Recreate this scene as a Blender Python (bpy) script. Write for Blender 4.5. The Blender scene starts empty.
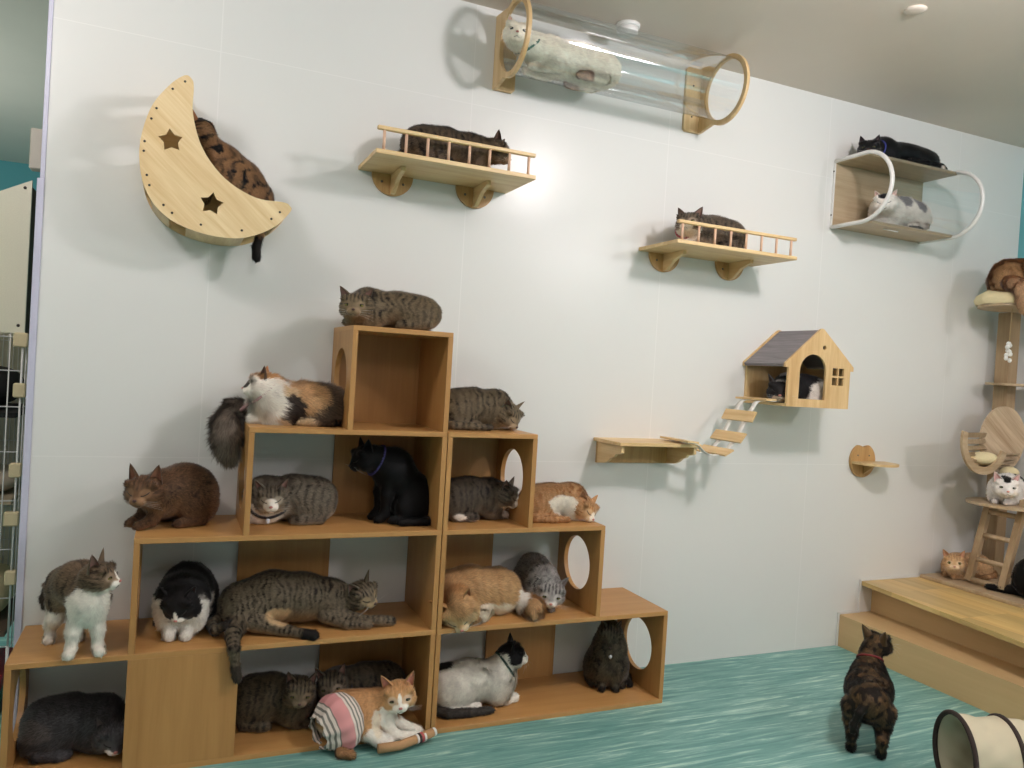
import bpy, bmesh, math, random
import numpy as np
from mathutils import Vector, Matrix
from mathutils.geometry import tessellate_polygon
PI = math.pi
R = math.radians
scene = bpy.context.scene
COL = scene.collection

# ------------------------------------------------------------------ camera
CAM = Vector((-1.03380, -2.97875, 1.50108))
yaw, pit, rol = 0.412076, -0.0165261, 0.0613206
fw = Vector((math.sin(yaw)*math.cos(pit), math.cos(yaw)*math.cos(pit), math.sin(pit)))
rt = Vector((math.cos(yaw), -math.sin(yaw), 0)); up = rt.cross(fw)
r2 = rt*math.cos(rol) + up*math.sin(rol); u2 = up*math.cos(rol) - rt*math.sin(rol)
cd = bpy.data.cameras.new('camera'); cam = bpy.data.objects.new('camera', cd); COL.objects.link(cam)
cd.sensor_width = 36.0; cd.lens = 776.745/1024*36.0; cd.clip_start = 0.05
cam.matrix_world = Matrix(((r2.x, u2.x, -fw.x, CAM.x), (r2.y, u2.y, -fw.y, CAM.y), (r2.z, u2.z, -fw.z, CAM.z), (0, 0, 0, 1)))
scene.camera = cam

# ------------------------------------------------------------------ world, lamps, exposure
scene.view_settings.view_transform = 'Standard'
scene.view_settings.look = 'None'
scene.view_settings.gamma = 1.0
scene.view_settings.use_curve_mapping = False
scene.view_settings.exposure = 0.10
world = bpy.data.worlds.new('world'); scene.world = world; world.use_nodes = True
wb = world.node_tree.nodes['Background']
wb.inputs[0].default_value = (1.0, 0.965, 0.945, 1); wb.inputs[1].default_value = 0.20

def globe(loc, power, col, r=0.11):
    l = bpy.data.lights.new('ceiling_or_fill_lamp', 'POINT'); l.energy = power; l.color = col; l.shadow_soft_size = r
    o = bpy.data.objects.new('ceiling_or_fill_lamp', l); COL.objects.link(o); o.location = loc
LW = (1.0, 0.922, 0.945)
globe((1.42, -1.78, 2.98), 94, LW, .12)
globe((-1.98, -0.95, 2.98), 38, (1.0, 0.93, 0.95), .16)
globe((3.3, -4.6, 2.98), 118, LW, .25)  # unseen fill lamp, added to lift the dim right side
globe((-0.7, -3.9, 2.98), 44, LW, .3)  # unseen soft fill lamp, added as ambient for the wall
globe((-3.1, 2.6, 1.75), 62, (0.92, 1.0, 1.0), .15)  # added fill at mid height, brightens the ceiling past the wall's left end

# ------------------------------------------------------------------ helpers
def s2l(c):
    out = []
    for v in c[:3]:
        v = v/255.0
        out.append(v/12.92 if v <= 0.04045 else ((v+0.055)/1.055)**2.4)
    return tuple(out)
def rgba(c): return s2l(c) + (1.0,)

def tag(o, label=None, cat=None, group=None, kind=None):
    if label: o['label'] = label
    if cat: o['category'] = cat
    if group: o['group'] = group
    if kind: o['kind'] = kind
    return o
def empty(name, loc=(0, 0, 0), label=None, cat=None, group=None):
    o = bpy.data.objects.new(name, None); COL.objects.link(o); o.location = loc
    o.empty_display_size = 0.05
    return tag(o, label, cat, group)

class MB:
    """collects shapes into one bmesh; world coordinates"""
    def __init__(s): s.bm = bmesh.new(); s.smooth = []
    def box(s, a, b, bev=0.0):
        x0, y0, z0 = a; x1, y1, z1 = b
        vs = [s.bm.verts.new(p) for p in ((x0,y0,z0),(x1,y0,z0),(x1,y1,z0),(x0,y1,z0),(x0,y0,z1),(x1,y0,z1),(x1,y1,z1),(x0,y1,z1))]
        fs = [s.bm.faces.new([vs[i] for i in f]) for f in ((0,3,2,1),(4,5,6,7),(0,1,5,4),(1,2,6,5),(2,3,7,6),(3,0,4,7))]
        if bev:
            es = list({e for f in fs for e in f.edges})
            bmesh.ops.bevel(s.bm, geom=es, offset=bev, segments=1, affect='EDGES')
        return s
    def obox(s, M, hx, hy, hz):
        """box of half sizes in frame M (4x4)"""
        vs = [s.bm.verts.new(M @ Vector(p)) for p in ((-hx,-hy,-hz),(hx,-hy,-hz),(hx,hy,-hz),(-hx,hy,-hz),(-hx,-hy,hz),(hx,-hy,hz),(hx,hy,hz),(-hx,hy,hz))]
        for f in ((0,3,2,1),(4,5,6,7),(0,1,5,4),(1,2,6,5),(2,3,7,6),(3,0,4,7)): s.bm.faces.new([vs[i] for i in f])
        return s
    def tube(s, pts, r, n=10, closed=False, flat=1.0, smooth=True):
        pts = [Vector(p) for p in pts]; m = len(pts)
        rr = r if isinstance(r, (list, tuple)) else [r]*m
        rings = []; ref = None
        for i, p in enumerate(pts):
            if closed: t = pts[(i+1) % m] - pts[i-1]
            else: t = pts[min(i+1, m-1)] - pts[max(i-1, 0)]
            t.normalize()
            if ref is None:
                ref = Vector((0, 0, 1)) if abs(t.z) < 0.9 else Vector((1, 0, 0))
            u = (ref - t*ref.dot(t)).normalized(); w = t.cross(u); ref = u
            rings.append([s.bm.verts.new(p + (u*math.cos(a)*flat + w*math.sin(a))*rr[i]) for a in (2*PI*k/n for k in range(n))])
        for i in range(m if closed else m-1):
            A = rings[i]; B = rings[(i+1) % m]
            for k in range(n):
                f = s.bm.faces.new((A[k], A[(k+1) % n], B[(k+1) % n], B[k])); f.smooth = smooth
        if not closed:
            s.bm.faces.new(rings[0][::-1]); s.bm.faces.new(rings[-1])
        return s
    def plate(s, loops, t, M):
        """loops: outer outline + holes in 2D; extruded by t along local z; M 4x4"""
        flat = [p for l in loops for p in l]
        tris = tessellate_polygon([[Vector((p[0], p[1], 0)) for p in l] for l in loops])
        lo = [s.bm.verts.new(M @ Vector((p[0], p[1], 0))) for p in flat]
        hi = [s.bm.verts.new(M @ Vector((p[0], p[1], t))) for p in flat]
        for tr in tris:
            try:
                s.bm.faces.new([lo[i] for i in tr]); s.bm.faces.new([hi[i] for i in reversed(tr)])
            except ValueError: pass
        k = 0
        for l in loops:
            n = len(l)
            for i in range(n):
                a, b = k+i, k+(i+1) % n
                s.bm.faces.new((lo[a], lo[b], hi[b], hi[a]))
            k += n
        return s
    def ell(s, c, r, seg=16, rings=10, M=None):
        mat = Matrix.Translation(c) @ (M.to_4x4() if M else Matrix.Identity(4)) @ Matrix.Diagonal((r[0], r[1], r[2], 1))
        g = bmesh.ops.create_uvsphere(s.bm, u_segments=seg, v_segments=rings, radius=1.0, matrix=mat)
        for v in g['verts']:
            for f in v.link_faces: f.smooth = True
        return s
    def grid(s, fn, nu, nv, closed_u=False):
        V = [[s.bm.verts.new(fn(i/(nu if closed_u else nu-1), j/(nv-1))) for j in range(nv)] for i in range(nu)]
        for i in range(nu if closed_u else nu-1):
            for j in range(nv-1):
                f = s.bm.faces.new((V[i][j], V[(i+1) % nu][j], V[(i+1) % nu][j+1], V[i][j+1])); f.smooth = True
        return s
    def build(s, name, mat, parent=None, bevel=0.0, solid=0.0, subsurf=0, autosmooth=False):
        bmesh.ops.recalc_face_normals(s.bm, faces=s.bm.faces)
        if parent is not None:
            off = parent_world(parent)
        else:
            cs = [v.co for v in s.bm.verts]
            off = Vector(((min(c.x for c in cs)+max(c.x for c in cs))/2, (min(c.y for c in cs)+max(c.y for c in cs))/2, min(c.z for c in cs)))
        bmesh.ops.translate(s.bm, verts=s.bm.verts, vec=-off)
        me = bpy.data.meshes.new(name); s.bm.to_mesh(me); s.bm.free()
        me.materials.append(mat)
        o = bpy.data.objects.new(name, me); COL.objects.link(o)
        if parent is not None: o.parent = parent
        else: o.location = off
        if bevel:
            m = o.modifiers.new('bevel', 'BEVEL'); m.width = bevel; m.segments = 2; m.limit_method = 'ANGLE'; m.angle_limit = R(50)
        if solid:
            m = o.modifiers.new('solid', 'SOLIDIFY'); m.thickness = solid; m.offset = 0
        if subsurf:
            m = o.modifiers.new('sub', 'SUBSURF'); m.levels = subsurf; m.render_levels = subsurf
        return o
def parent_world(p):
    v = Vector((0, 0, 0))
    while p is not None:
        v = v + p.location; p = p.parent
    return v
def frame(o, x, y, z):
    x, y, z = Vector(x), Vector(y), Vector(z)
    return Matrix(((x.x, y.x, z.x, o[0]), (x.y, y.y, z.y, o[1]), (x.z, y.z, z.z, o[2]), (0, 0, 0, 1)))
def XZ(y): return frame((0, y, 0), (1, 0, 0), (0, 0, 1), (0, 1, 0))   # plate in wall plane, grows to +Y
def YZ(x): return frame((x, 0, 0), (0, 1, 0), (0, 0, 1), (1, 0, 0))   # plate across the wall, grows to +X
def XY(z): return frame((0, 0, z), (1, 0, 0), (0, 1, 0), (0, 0, 1))
def circ(cx, cy, r, n=40, ry=None, a0=0, a1=360):
    ry = ry or r
    full = abs(a1-a0) >= 360
    return [(cx+r*math.cos(R(a0+(a1-a0)*k/(n if full else n-1))), cy+ry*math.sin(R(a0+(a1-a0)*k/(n if full else n-1)))) for k in range(n)]
def catmull(P, closed=False, n=6):
    P = [Vector(p) for p in P]; out = []; m = len(P)
    for i in range(m if closed else m-1):
        p0 = P[i-1] if (closed or i > 0) else P[0]; p1 = P[i]; p2 = P[(i+1) % m]
        p3 = P[(i+2) % m] if (closed or i+2 < m) else P[-1]
        for k in range(n):
            t = k/n
            out.append(0.5*((2*p1)+(p2-p0)*t+(2*p0-5*p1+4*p2-p3)*t*t+(3*p1-p0-3*p2+p3)*t**3))
    if not closed: out.append(P[-1])
    return out

# ------------------------------------------------------------------ materials
def new_mat(name):
    m = bpy.data.materials.new(name); m.use_nodes = True
    nt = m.node_tree; b = nt.nodes['Principled BSDF']
    return m, nt, b
def node(nt, t, **kw):
    n = nt.nodes.new(t)
    for k, v in kw.items():
        if k in n.inputs: n.inputs[k].default_value = v
        else: setattr(n, k, v)
    return n
def plain(name, c, rough=0.5, metal=0.0, bump=0.0, bscale=200, spec=0.5):
    m, nt, b = new_mat(name)
    b.inputs['Base Color'].default_value = rgba(c); b.inputs['Roughness'].default_value = rough
    b.inputs['Metallic'].default_value = metal; b.inputs['Specular IOR Level'].default_value = spec
    tc = node(nt, 'ShaderNodeTexCoord')
    nz = node(nt, 'ShaderNodeTexNoise', Scale=bscale, Detail=3.0); nt.links.new(tc.outputs['Object'], nz.inputs['Vector'])
    mx = node(nt, 'ShaderNodeMixRGB', blend_type='MULTIPLY'); mx.inputs[0].default_value = 0.12
    mx.inputs[1].default_value = rgba(c); nt.links.new(nz.outputs['Fac'], mx.inputs[2]); nt.links.new(mx.outputs[0], b.inputs['Base Color'])
    if bump:
        bp = node(nt, 'ShaderNodeBump', Strength=bump, Distance=0.002); nt.links.new(nz.outputs['Fac'], bp.inputs['Height'])
        nt.links.new(bp.outputs[0], b.inputs['Normal'])
    return m
def turn_grain(m, deg):
    mp = m.node_tree.nodes['Mapping']; s = mp.inputs['Scale'].default_value[:]
    mp.vector_type = 'TEXTURE'; mp.inputs['Scale'].default_value = tuple(1/v for v in s); mp.inputs['Rotation'].default_value = (0, R(deg), 0)
    return m
def wood(name, c1, c2, axis='X', scale=1.0, rough=0.42, band=26, fine=1.0, contrast=1.0, plank=0.0, coords='Object'):
    """procedural wood with the grain along axis"""
    m, nt, b = new_mat(name)
    tc = node(nt, 'ShaderNodeTexCoord'); mp = node(nt, 'ShaderNodeMapping')
    sc = {'X': (0.06, 1, 1), 'Y': (1, 0.06, 1), 'Z': (1, 1, 0.06)}[axis]
    mp.inputs['Scale'].default_value = tuple(v*scale for v in sc)
    nt.links.new(tc.outputs[coords], mp.inputs['Vector'])
    n1 = node(nt, 'ShaderNodeTexNoise', Scale=float(band), Detail=4.0, Roughness=0.6, Distortion=0.6)
    n2 = node(nt, 'ShaderNodeTexNoise', Scale=float(band*9), Detail=2.0)
    nt.links.new(mp.outputs[0], n1.inputs['Vector']); nt.links.new(mp.outputs[0], n2.inputs['Vector'])
    ad = node(nt, 'ShaderNodeMath', operation='MULTIPLY_ADD'); nt.links.new(n2.outputs['Fac'], ad.inputs[0]); ad.inputs[1].default_value = 0.25*fine; nt.links.new(n1.outputs['Fac'], ad.inputs[2])
    cr = node(nt, 'ShaderNodeValToRGB')
    cr.color_ramp.elements[0].position = 0.40; cr.color_ramp.elements[1].position = 0.40+0.42/contrast
    cr.color_ramp.elements[0].color = rgba(c2); cr.color_ramp.elements[1].color = rgba(c1)
    nt.links.new(ad.outputs[0], cr.inputs[0])
    out = cr.outputs[0]
    if plank:
        sp = node(nt, 'ShaderNodeSeparateXYZ'); nt.links.new(tc.outputs[coords], sp.inputs[0])
        dv = node(nt, 'ShaderNodeMath', operation='DIVIDE'); dv.inputs[1].default_value = plank
        nt.links.new(sp.outputs[{'X': 'Y', 'Y': 'X', 'Z': 'X'}[axis]], dv.inputs[0])
        fl = node(nt, 'ShaderNodeMath', operation='FLOOR'); nt.links.new(dv.outputs[0], fl.inputs[0])
        d2 = node(nt, 'ShaderNodeMath', operation='MULTIPLY_ADD'); nt.links.new(sp.outputs[axis], d2.inputs[0]); d2.inputs[1].default_value = 2.2
        nt.links.new(fl.outputs[0], d2.inputs[2])
        f3 = node(nt, 'ShaderNodeMath', operation='FLOOR'); nt.links.new(d2.outputs[0], f3.inputs[0])
        cb = node(nt, 'ShaderNodeCombineXYZ'); nt.links.new(fl.outputs[0], cb.inputs[0]); nt.links.new(f3.outputs[0], cb.inputs[1])
        wn = node(nt, 'ShaderNodeTexWhiteNoise'); nt.links.new(cb.outputs[0], wn.inputs['Vector'])
        mr = node(nt, 'ShaderNodeMapRange'); mr.inputs['To Min'].default_value = 0.80; mr.inputs['To Max'].default_value = 1.12
        nt.links.new(wn.outputs['Value'], mr.inputs['Value'])
        mm = node(nt, 'ShaderNodeMixRGB', blend_type='MULTIPLY'); mm.inputs[0].default_value = 1.0
        nt.links.new(out, mm.inputs[1]); nt.links.new(mr.outputs[0], mm.inputs[2]); out = mm.outputs[0]
    nt.links.new(out, b.inputs['Base Color'])
    b.inputs['Roughness'].default_value = rough
    bp = node(nt, 'ShaderNodeBump', Strength=0.12, Distance=0.001); nt.links.new(ad.outputs[0], bp.inputs['Height']); nt.links.new(bp.outputs[0], b.inputs['Normal'])
    return m
M = {}
M['box_x'] = wood('beech_veneer_x', (196, 150, 92), (178, 131, 76), 'X', band=14, contrast=.8)
M['box_y'] = wood('beech_veneer_y', (196, 150, 92), (178, 131, 76), 'Y', band=14, contrast=.8)
M['box_z'] = wood('beech_veneer_z', (190, 144, 87), (168, 122, 69), 'Z', band=14, contrast=.8)
M['pine_x'] = wood('pine_x', (232, 205, 155), (205, 168, 112), 'X', band=22)
M['pine_y'] = wood('pine_y', (232, 205, 155), (205, 168, 112), 'Y', band=22)
M['pine_z'] = wood('pine_z', (226, 196, 144), (196, 156, 102), 'Z', band=22)
M['ply'] = wood('birch_plywood', (224, 196, 148), (196, 160, 108), 'Z', band=18)
M['ply_edge'] = plain('plywood_edge', (205, 165, 115), .5)
M['dowel'] = plain('dowel_wood', (224, 186, 158), .5)
M['bracket'] = wood('bracket_wood', (205, 168, 112), (178, 136, 82), 'Z', band=24)
M['treewood'] = wood('tree_laminate', (196, 176, 146), (166, 140, 106), 'X', band=16)
M['treewood_z'] = wood('tree_laminate_z', (178, 154, 120), (146, 120, 86), 'Z', band=16)
M['greyoak'] = wood('grey_oak', (190, 172, 142), (164, 143, 112), 'X', band=18)
M['steel'] = plain('steel', (120, 118, 112), .3, 1.0)
M['screw'] = plain('dark_screw', (50, 42, 34), .5)
M['white_plastic'] = plain('white_plastic', (232, 232, 228), .35)
M['cream_plastic'] = plain('cream_plastic', (226, 222, 200), .4)
M['beige_plastic'] = plain('beige_plastic', (216, 200, 160), .45)
M['lavender'] = plain('lavender_trim', (206, 206, 226), .3)
M['white_wire'] = plain('white_wire', (225, 226, 222), .35)
M['black'] = plain('black_cloth', (18, 17, 17), .9)
M['plush'] = plain('cream_plush', (236, 222, 178), .95, bump=1.0, bscale=90)
M['webbing'] = plain('white_webbing', (236, 236, 230), .8)
M['roof_felt'] = wood('grey_felt', (142, 139, 142), (112, 109, 113), 'Y', band=60, rough=.9)
M['fabric_tan'] = plain('tunnel_fabric', (202, 193, 166), .8, bump=1.0, bscale=11)
M['fabric_brown'] = plain('tunnel_binding', (52, 40, 36), .85)
M['rope'] = plain('sisal', (186, 160, 118), .9, bump=1, bscale=300)

def mat_glass(name, tint=(0.93, 0.95, 0.95), amount=0.17):
    m = bpy.data.materials.new(name); m.use_nodes = True; nt = m.node_tree; nt.nodes.clear()
    out = node(nt, 'ShaderNodeOutputMaterial'); tr = node(nt, 'ShaderNodeBsdfTransparent'); tr.inputs[0].default_value = tint+(1,)
    gl = node(nt, 'ShaderNodeBsdfGlossy'); gl.inputs['Roughness'].default_value = 0.06
    fr = node(nt, 'ShaderNodeFresnel', IOR=1.49); ad = node(nt, 'ShaderNodeMath', operation='ADD'); ad.inputs[1].default_value = amount; ad.use_clamp = True
    tc = node(nt, 'ShaderNodeTexCoord'); mp = node(nt, 'ShaderNodeMapping'); mp.inputs['Scale'].default_value = (.6, 60, 60)
    nz = node(nt, 'ShaderNodeTexNoise', Scale=2.0, Detail=3.0); nt.links.new(tc.outputs['Object'], mp.inputs[0]); nt.links.new(mp.outputs[0], nz.inputs['Vector'])
    ml = node(nt, 'ShaderNodeMath', operation='MULTIPLY'); nt.links.new(nz.outputs['Fac'], ml.inputs[0]); nt.links.new(fr.outputs[0], ad.inputs[0])
    nt.links.new(ad.outputs[0], ml.inputs[1])
    mx = node(nt, 'ShaderNodeMixShader'); nt.links.new(ml.outputs[0], mx.inputs[0]); nt.links.new(tr.outputs[0], mx.inputs[1]); nt.links.new(gl.outputs[0], mx.inputs[2])
    nt.links.new(mx.outputs[0], out.inputs[0])
    return m
M['acrylic'] = mat_glass('clear_acrylic')

def mat_wall():
    m, nt, b = new_mat('glossy_wall_panel')
    geo = node(nt, 'ShaderNodeNewGeometry'); sp = node(nt, 'ShaderNodeSeparateXYZ'); nt.links.new(geo.outputs['Position'], sp.inputs[0])
    def seam(out, off, step, w):
        a = node(nt, 'ShaderNodeMath', operation='SUBTRACT'); nt.links.new(sp.outputs[out], a.inputs[0]); a.inputs[1].default_value = off
        p = node(nt, 'ShaderNodeMath', operation='PINGPONG'); nt.links.new(a.outputs[0], p.inputs[0]); p.inputs[1].default_value = step/2
        l = node(nt, 'ShaderNodeMath', operation='LESS_THAN'); nt.links.new(p.outputs[0], l.inputs[0]); l.inputs[1].default_value = w
        return l
    # vertical joints every 1.08 m, horizontal joints at 1.07 and 2.71
    v = seam('X', -0.92, 1.08, 0.0022); h = seam('Z', 1.072, 1.64, 0.0018)
    mx = node(nt, 'ShaderNodeMath', operation='MAXIMUM'); nt.links.new(v.outputs[0], mx.inputs[0]); nt.links.new(h.outputs[0], mx.inputs[1])
    nz = node(nt, 'ShaderNodeTexNoise', Scale=1.3, Detail=3.0); nt.links.new(geo.outputs['Position'], nz.inputs['Vector'])
    cr = node(nt, 'ShaderNodeValToRGB'); cr.color_ramp.elements[0].color = rgba((222, 224, 221)); cr.color_ramp.elements[1].color = rgba((230, 231, 227))
    nt.links.new(nz.outputs['Fac'], cr.inputs[0])
    mc = node(nt, 'ShaderNodeMixRGB'); nt.links.new(mx.outputs[0], mc.inputs[0]); nt.links.new(cr.outputs[0], mc.inputs[1]); mc.inputs[2].default_value = rgba((233, 234, 231))
    nt.links.new(mc.outputs[0], b.inputs['Base Color'])
    b.inputs['Roughness'].default_value = 0.26; b.inputs['Specular IOR Level'].default_value = 0.26
    n2 = node(nt, 'ShaderNodeTexNoise', Scale=7.0, Detail=2.0); nt.links.new(geo.outputs['Position'], n2.inputs['Vector'])
    bp = node(nt, 'ShaderNodeBump', Strength=0.12, Distance=0.01); nt.links.new(n2.outputs['Fac'], bp.inputs['Height']); nt.links.new(bp.outputs[0], b.inputs['Normal'])
    return m
M['wall'] = mat_wall()
def mat_floor():
    m, nt, b = new_mat('teal_streaked_vinyl')
    geo = node(nt, 'ShaderNodeNewGeometry'); mp = node(nt, 'ShaderNodeMapping'); mp.inputs['Scale'].default_value = (1.0, 14, 1); mp.inputs['Rotation'].default_value = (0, 0, R(-3))
    nt.links.new(geo.outputs['Position'], mp.inputs[0])
    n1 = node(nt, 'ShaderNodeTexNoise', Scale=2.6, Detail=9.0, Roughness=0.68, Distortion=0.9); nt.links.new(mp.outputs[0], n1.inputs['Vector'])
    cr = node(nt, 'ShaderNodeValToRGB'); e = cr.color_ramp.elements
    e[0].position = .34; e[0].color = rgba((84, 138, 134)); e[1].position = .50; e[1].color = rgba((114, 164, 157))
    q = e.new(.56); q.color = rgba((132, 178, 170)); q = e.new(.62); q.color = rgba((166, 204, 192)); q = e.new(.72); q.color = rgba((196, 224, 206))
    nt.links.new(n1.outputs['Fac'], cr.inputs[0]); nt.links.new(cr.outputs[0], b.inputs['Base Color'])
    b.inputs['Roughness'].default_value = 0.45
    return m
def two_tone(name, lower, upper, z):
    m, nt, b = new_mat(name); geo = node(nt, 'ShaderNodeNewGeometry'); sp = node(nt, 'ShaderNodeSeparateXYZ'); nt.links.new(geo.outputs['Position'], sp.inputs[0])
    g = node(nt, 'ShaderNodeMath', operation='GREATER_THAN'); g.inputs[1].default_value = z; nt.links.new(sp.outputs['Z'], g.inputs[0])
    mx = node(nt, 'ShaderNodeMixRGB'); mx.inputs[1].default_value = rgba(lower); mx.inputs[2].default_value = rgba(upper); nt.links.new(g.outputs[0], mx.inputs[0])
    nt.links.new(mx.outputs[0], b.inputs['Base Color']); b.inputs['Roughness'].default_value = .45
    return m
M['two_tone'] = two_tone('panelled_teal_wall', (222, 223, 220), (104, 178, 184), 2.12)
M['floor'] = mat_floor()
M['ceiling'] = plain('ceiling_paint', (226, 214, 200), .45, bscale=2)
M['teal'] = plain('teal_paint', (92, 168, 176), .6, bscale=3)
M['deck'] = wood('deck_planks', (226, 196, 132), (200, 164, 96), 'Y', band=18, plank=0.06, rough=.32, coords='Object')
M['stepwood'] = wood('step_laminate', (216, 186, 138), (202, 170, 122), 'Y', band=10, contrast=.6)

# ------------------------------------------------------------------ the room
YW = 0.4065; ZC = 3.164; XR = 4.01; XL = -1.506
def struct(name, mb, mat, kind='structure'):
    return tag(mb.build(name, mat), kind=kind)
struct('floor', MB().box((-6, -7, -0.08), (XR+0.1, 7, 0)), M['floor'])
struct('ceiling', MB().box((-6, -7, ZC), (XR+0.1, 7, ZC+0.08)), M['ceiling'])
struct('wall_front', MB().box((XL, YW, 0), (XR, YW+0.10, ZC)), M['wall'])
struct('wall_right', MB().box((XR, -7, 0), (XR+0.1, 7, ZC)), M['two_tone'])
struct('wall_back', MB().box((-6, 5.6, 0), (XR, 5.7, ZC)), M['teal'])
struct('wall_left', MB().box((-4.2, -7, 0), (-4.1, 5.6, ZC)), plain('off_white_paint', (214, 214, 206), .7, bscale=3))
struct('trim_1', MB().box((XL-0.024, YW-0.012, 0), (XL, YW+0.11, 2.11), .002), M['lavender'])
struct('trim_2', MB().box((XL-0.016, YW-0.006, 2.11), (XL, YW+0.10, ZC), .002), M['lavender'])
# raised deck with a lower step, against the wall
def quad_prism(pts, z0, z1):
    return MB().plate([pts], z1-z0, XY(z0))
g = quad_prism([(2.64, -1.9), (4.01, -1.9), (4.01, YW), (2.64, YW)], 0, 0.186)
st = struct('trim_3', g, M['stepwood'])
g = quad_prism([(2.90, -1.9), (4.01, -1.9), (4.01, YW), (2.90, YW)], 0.186, 0.352)
struct('trim_4', g, M['stepwood'])
g = quad_prism([(2.54, -1.9), (4.01, -1.9), (4.01, YW), (2.80, YW)], 0.352, 0.376)
struct('trim_5', g, M['deck'])
struct('trim_6', MB().plate([[(2.628, 0), (2.64, 0), (2.64, .187), (2.80, .187), (2.80, .377), (3.27, .377), (3.27, .386), (2.79, .386), (2.79, .197), (2.628, .197)]], .010, XZ(YW-.011)), M['white_plastic'])
# ------------------------------------------------------------------ smoke detector
t = empty('smoke_detector', (0.849, 0.226, ZC), 'round white smoke detector on the ceiling above the clear tube', 'smoke detector')
def lathe(mb, c, prof, n=28):
    mb.grid(lambda u, v: (c[0]+prof[round(v*(len(prof)-1))][0]*math.cos(2*PI*u), c[1]+prof[round(v*(len(prof)-1))][0]*math.sin(2*PI*u), c[2]+prof[round(v*(len(prof)-1))][1]), n, len(prof), True)
    return mb
lathe(MB(), (0.849, 0.226, ZC), [(0.0001, 0), (.058, 0), (.058, -.012), (.054, -.018), (0.0001, -.018)]).build('base', M['white_plastic'], t)
lathe(MB(), (0.849, 0.226, ZC), [(0.0001, -.0175), (.050, -.0175), (.050, -.036), (.044, -.046), (.018, -.050), (0.0001, -.050)]).build('cover', M['white_plastic'], t)
t = tag(lathe(MB(), (1.82, -0.54, ZC), [(0.0001, 0), (.045, 0), (.045, -.004), (.03, -.010), (.012, -.012), (0.0001, -.012)]).build('ceiling_rosette', M['ceiling']), 'small flat round fitting on the bare grey ceiling', 'ceiling fitting')

# ------------------------------------------------------------------ stacked cubbies
TH = 0.020; D = 0.398
Z1, Z2, Z3, Z4 = 0.4316, 0.8387, 1.238, 1.641
def cubby(x0, x1, z0, z1, label, hole=None, bottom=False, backs=(), front=None, divider=None):
    t = empty('cubby_box', ((x0+x1)/2, D/2, z0), label, 'cat cubby', 'wooden cubby boxes stacked against the wall')
    top = MB().box((x0, 0, z1-TH), (x1, D, z1), .0012).build('top_board', M['box_x'], t)
    zb = z0
    if bottom:
        MB().box((x0, 0, z0), (x1, D, z0+TH), .0012).build('bottom_board', M['box_x'], t); zb = z0+TH
    for side, xa in (('L', x0), ('R', x1-TH)):
        loops = [[(0, zb), (D, zb), (D, z1-TH), (0, z1-TH)]]
        if hole == side:
            loops.append(circ(0.208, (z0+z1-TH)/2+(.008 if bottom else 0), 0.124, 40))
        MB().plate(loops, TH, YZ(xa)).build('side_panel', M['box_z'], t)
    for a, b in backs:
        MB().box((a, D-0.012, zb), (b, D, z1-TH)).build('back_panel', M['box_z'], t)
    if front:
        MB().box((front[0], 0, zb), (front[1], 0.016, z1-TH), .001).build('front_panel', M['box_z'], t)
    return t
g = 0.002
cubby(-1.494, -g, 0, Z1, 'lowest and widest left cubby box, with a closed front panel between two openings', 'L', True, ((-0.391, -g-TH),), (-1.128, -0.758))
cubby(-1.128, -g, Z1, Z2, 'second left cubby box up, holding the crouching black and white cat and the big tabby', 'L', False, ((-0.749, -0.374),))
cubby(-0.767, -g, Z2, Z3, 'third left cubby box up, holding the seated black cat', 'L', False, ((-0.379, -g-TH),))
cubby(-0.408, -g, Z3, Z4, 'topmost empty cubby box with a full back and a round side hole', 'L', False, ((-0.408+TH, -g-TH),))
cubby(g, 1.130, 0, Z1, 'lowest right cubby box, holding the white cat with the black head', 'R', True, ((0.387, 0.75),))
cubby(g, 0.765, Z1, Z2, 'middle right cubby box, holding the fluffy orange cat', 'R', False, ((g+TH, 0.39),))
cubby(g, 0.404, Z2, Z3, 'small upper right cubby box with a full back and a round hole', 'R', False, ((g+TH, 0.404-TH),))

# ------------------------------------------------------------------ moon bed
ox = [(-1.048, 2.512), (-1.10, 2.462), (-1.156, 2.367), (-1.184, 2.222), (-1.160, 2.085), (-1.088, 1.992), (-.966, 1.945), (-.825, 1.942), (-.710, 1.995), (-.646, 2.066), (-.650, 2.090),
      (-.675, 2.100), (-.778, 2.103), (-.889, 2.158), (-.972, 2.255), (-1.012, 2.376), (-1.014, 2.470), (-1.022, 2.503)]
moon = [(p.x, p.y) for p in catmull([(a, b, 0) for a, b in ox], True, 5)]
def star(cx, cz, r, rot=8):
    pts = []
    for k in range(10):
        rr = r if k % 2 == 0 else r*0.58
        a = R(90+rot+36*k); pts.append((cx+rr*math.cos(a), cz+rr*math.sin(a)))
    return pts
t = empty('moon_cat_bed', (-0.93, 0.285, 1.942), 'pale pine crescent moon cat bed with two star cut-outs on the upper left wall', 'cat bed')
MB().plate([moon, star(-1.082, 2.268, .043), star(-.932, 2.058, .043, -6)], 0.012, XZ(0.160)).build('front_panel', wood('moon_pine', (240, 218, 174), (212, 180, 126), 'X', band=18), t)
turn_grain(t.children[0].data.materials[0], 42)
MB().plate([moon], 0.010, XZ(0.396)).build('back_panel', M['pine_x'], t)
arc = catmull([(a, b, 0) for a, b in ox[:10]], False, 8)
def slat(i0, i1, name='rim_slat'):
    cen = Vector((-.86, 2.33, 0)); mb = MB()
    seg = arc[i0:i1+1]; ins = [p + (cen-p).normalized()*0.010 for p in seg]
    mb.plate([[(p.x, p.y) for p in seg] + [(p.x, p.y) for p in reversed(ins)]], 0.224, XZ(0.172)).build(name, M['pine_y'], t)
n = len(arc)-1
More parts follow.
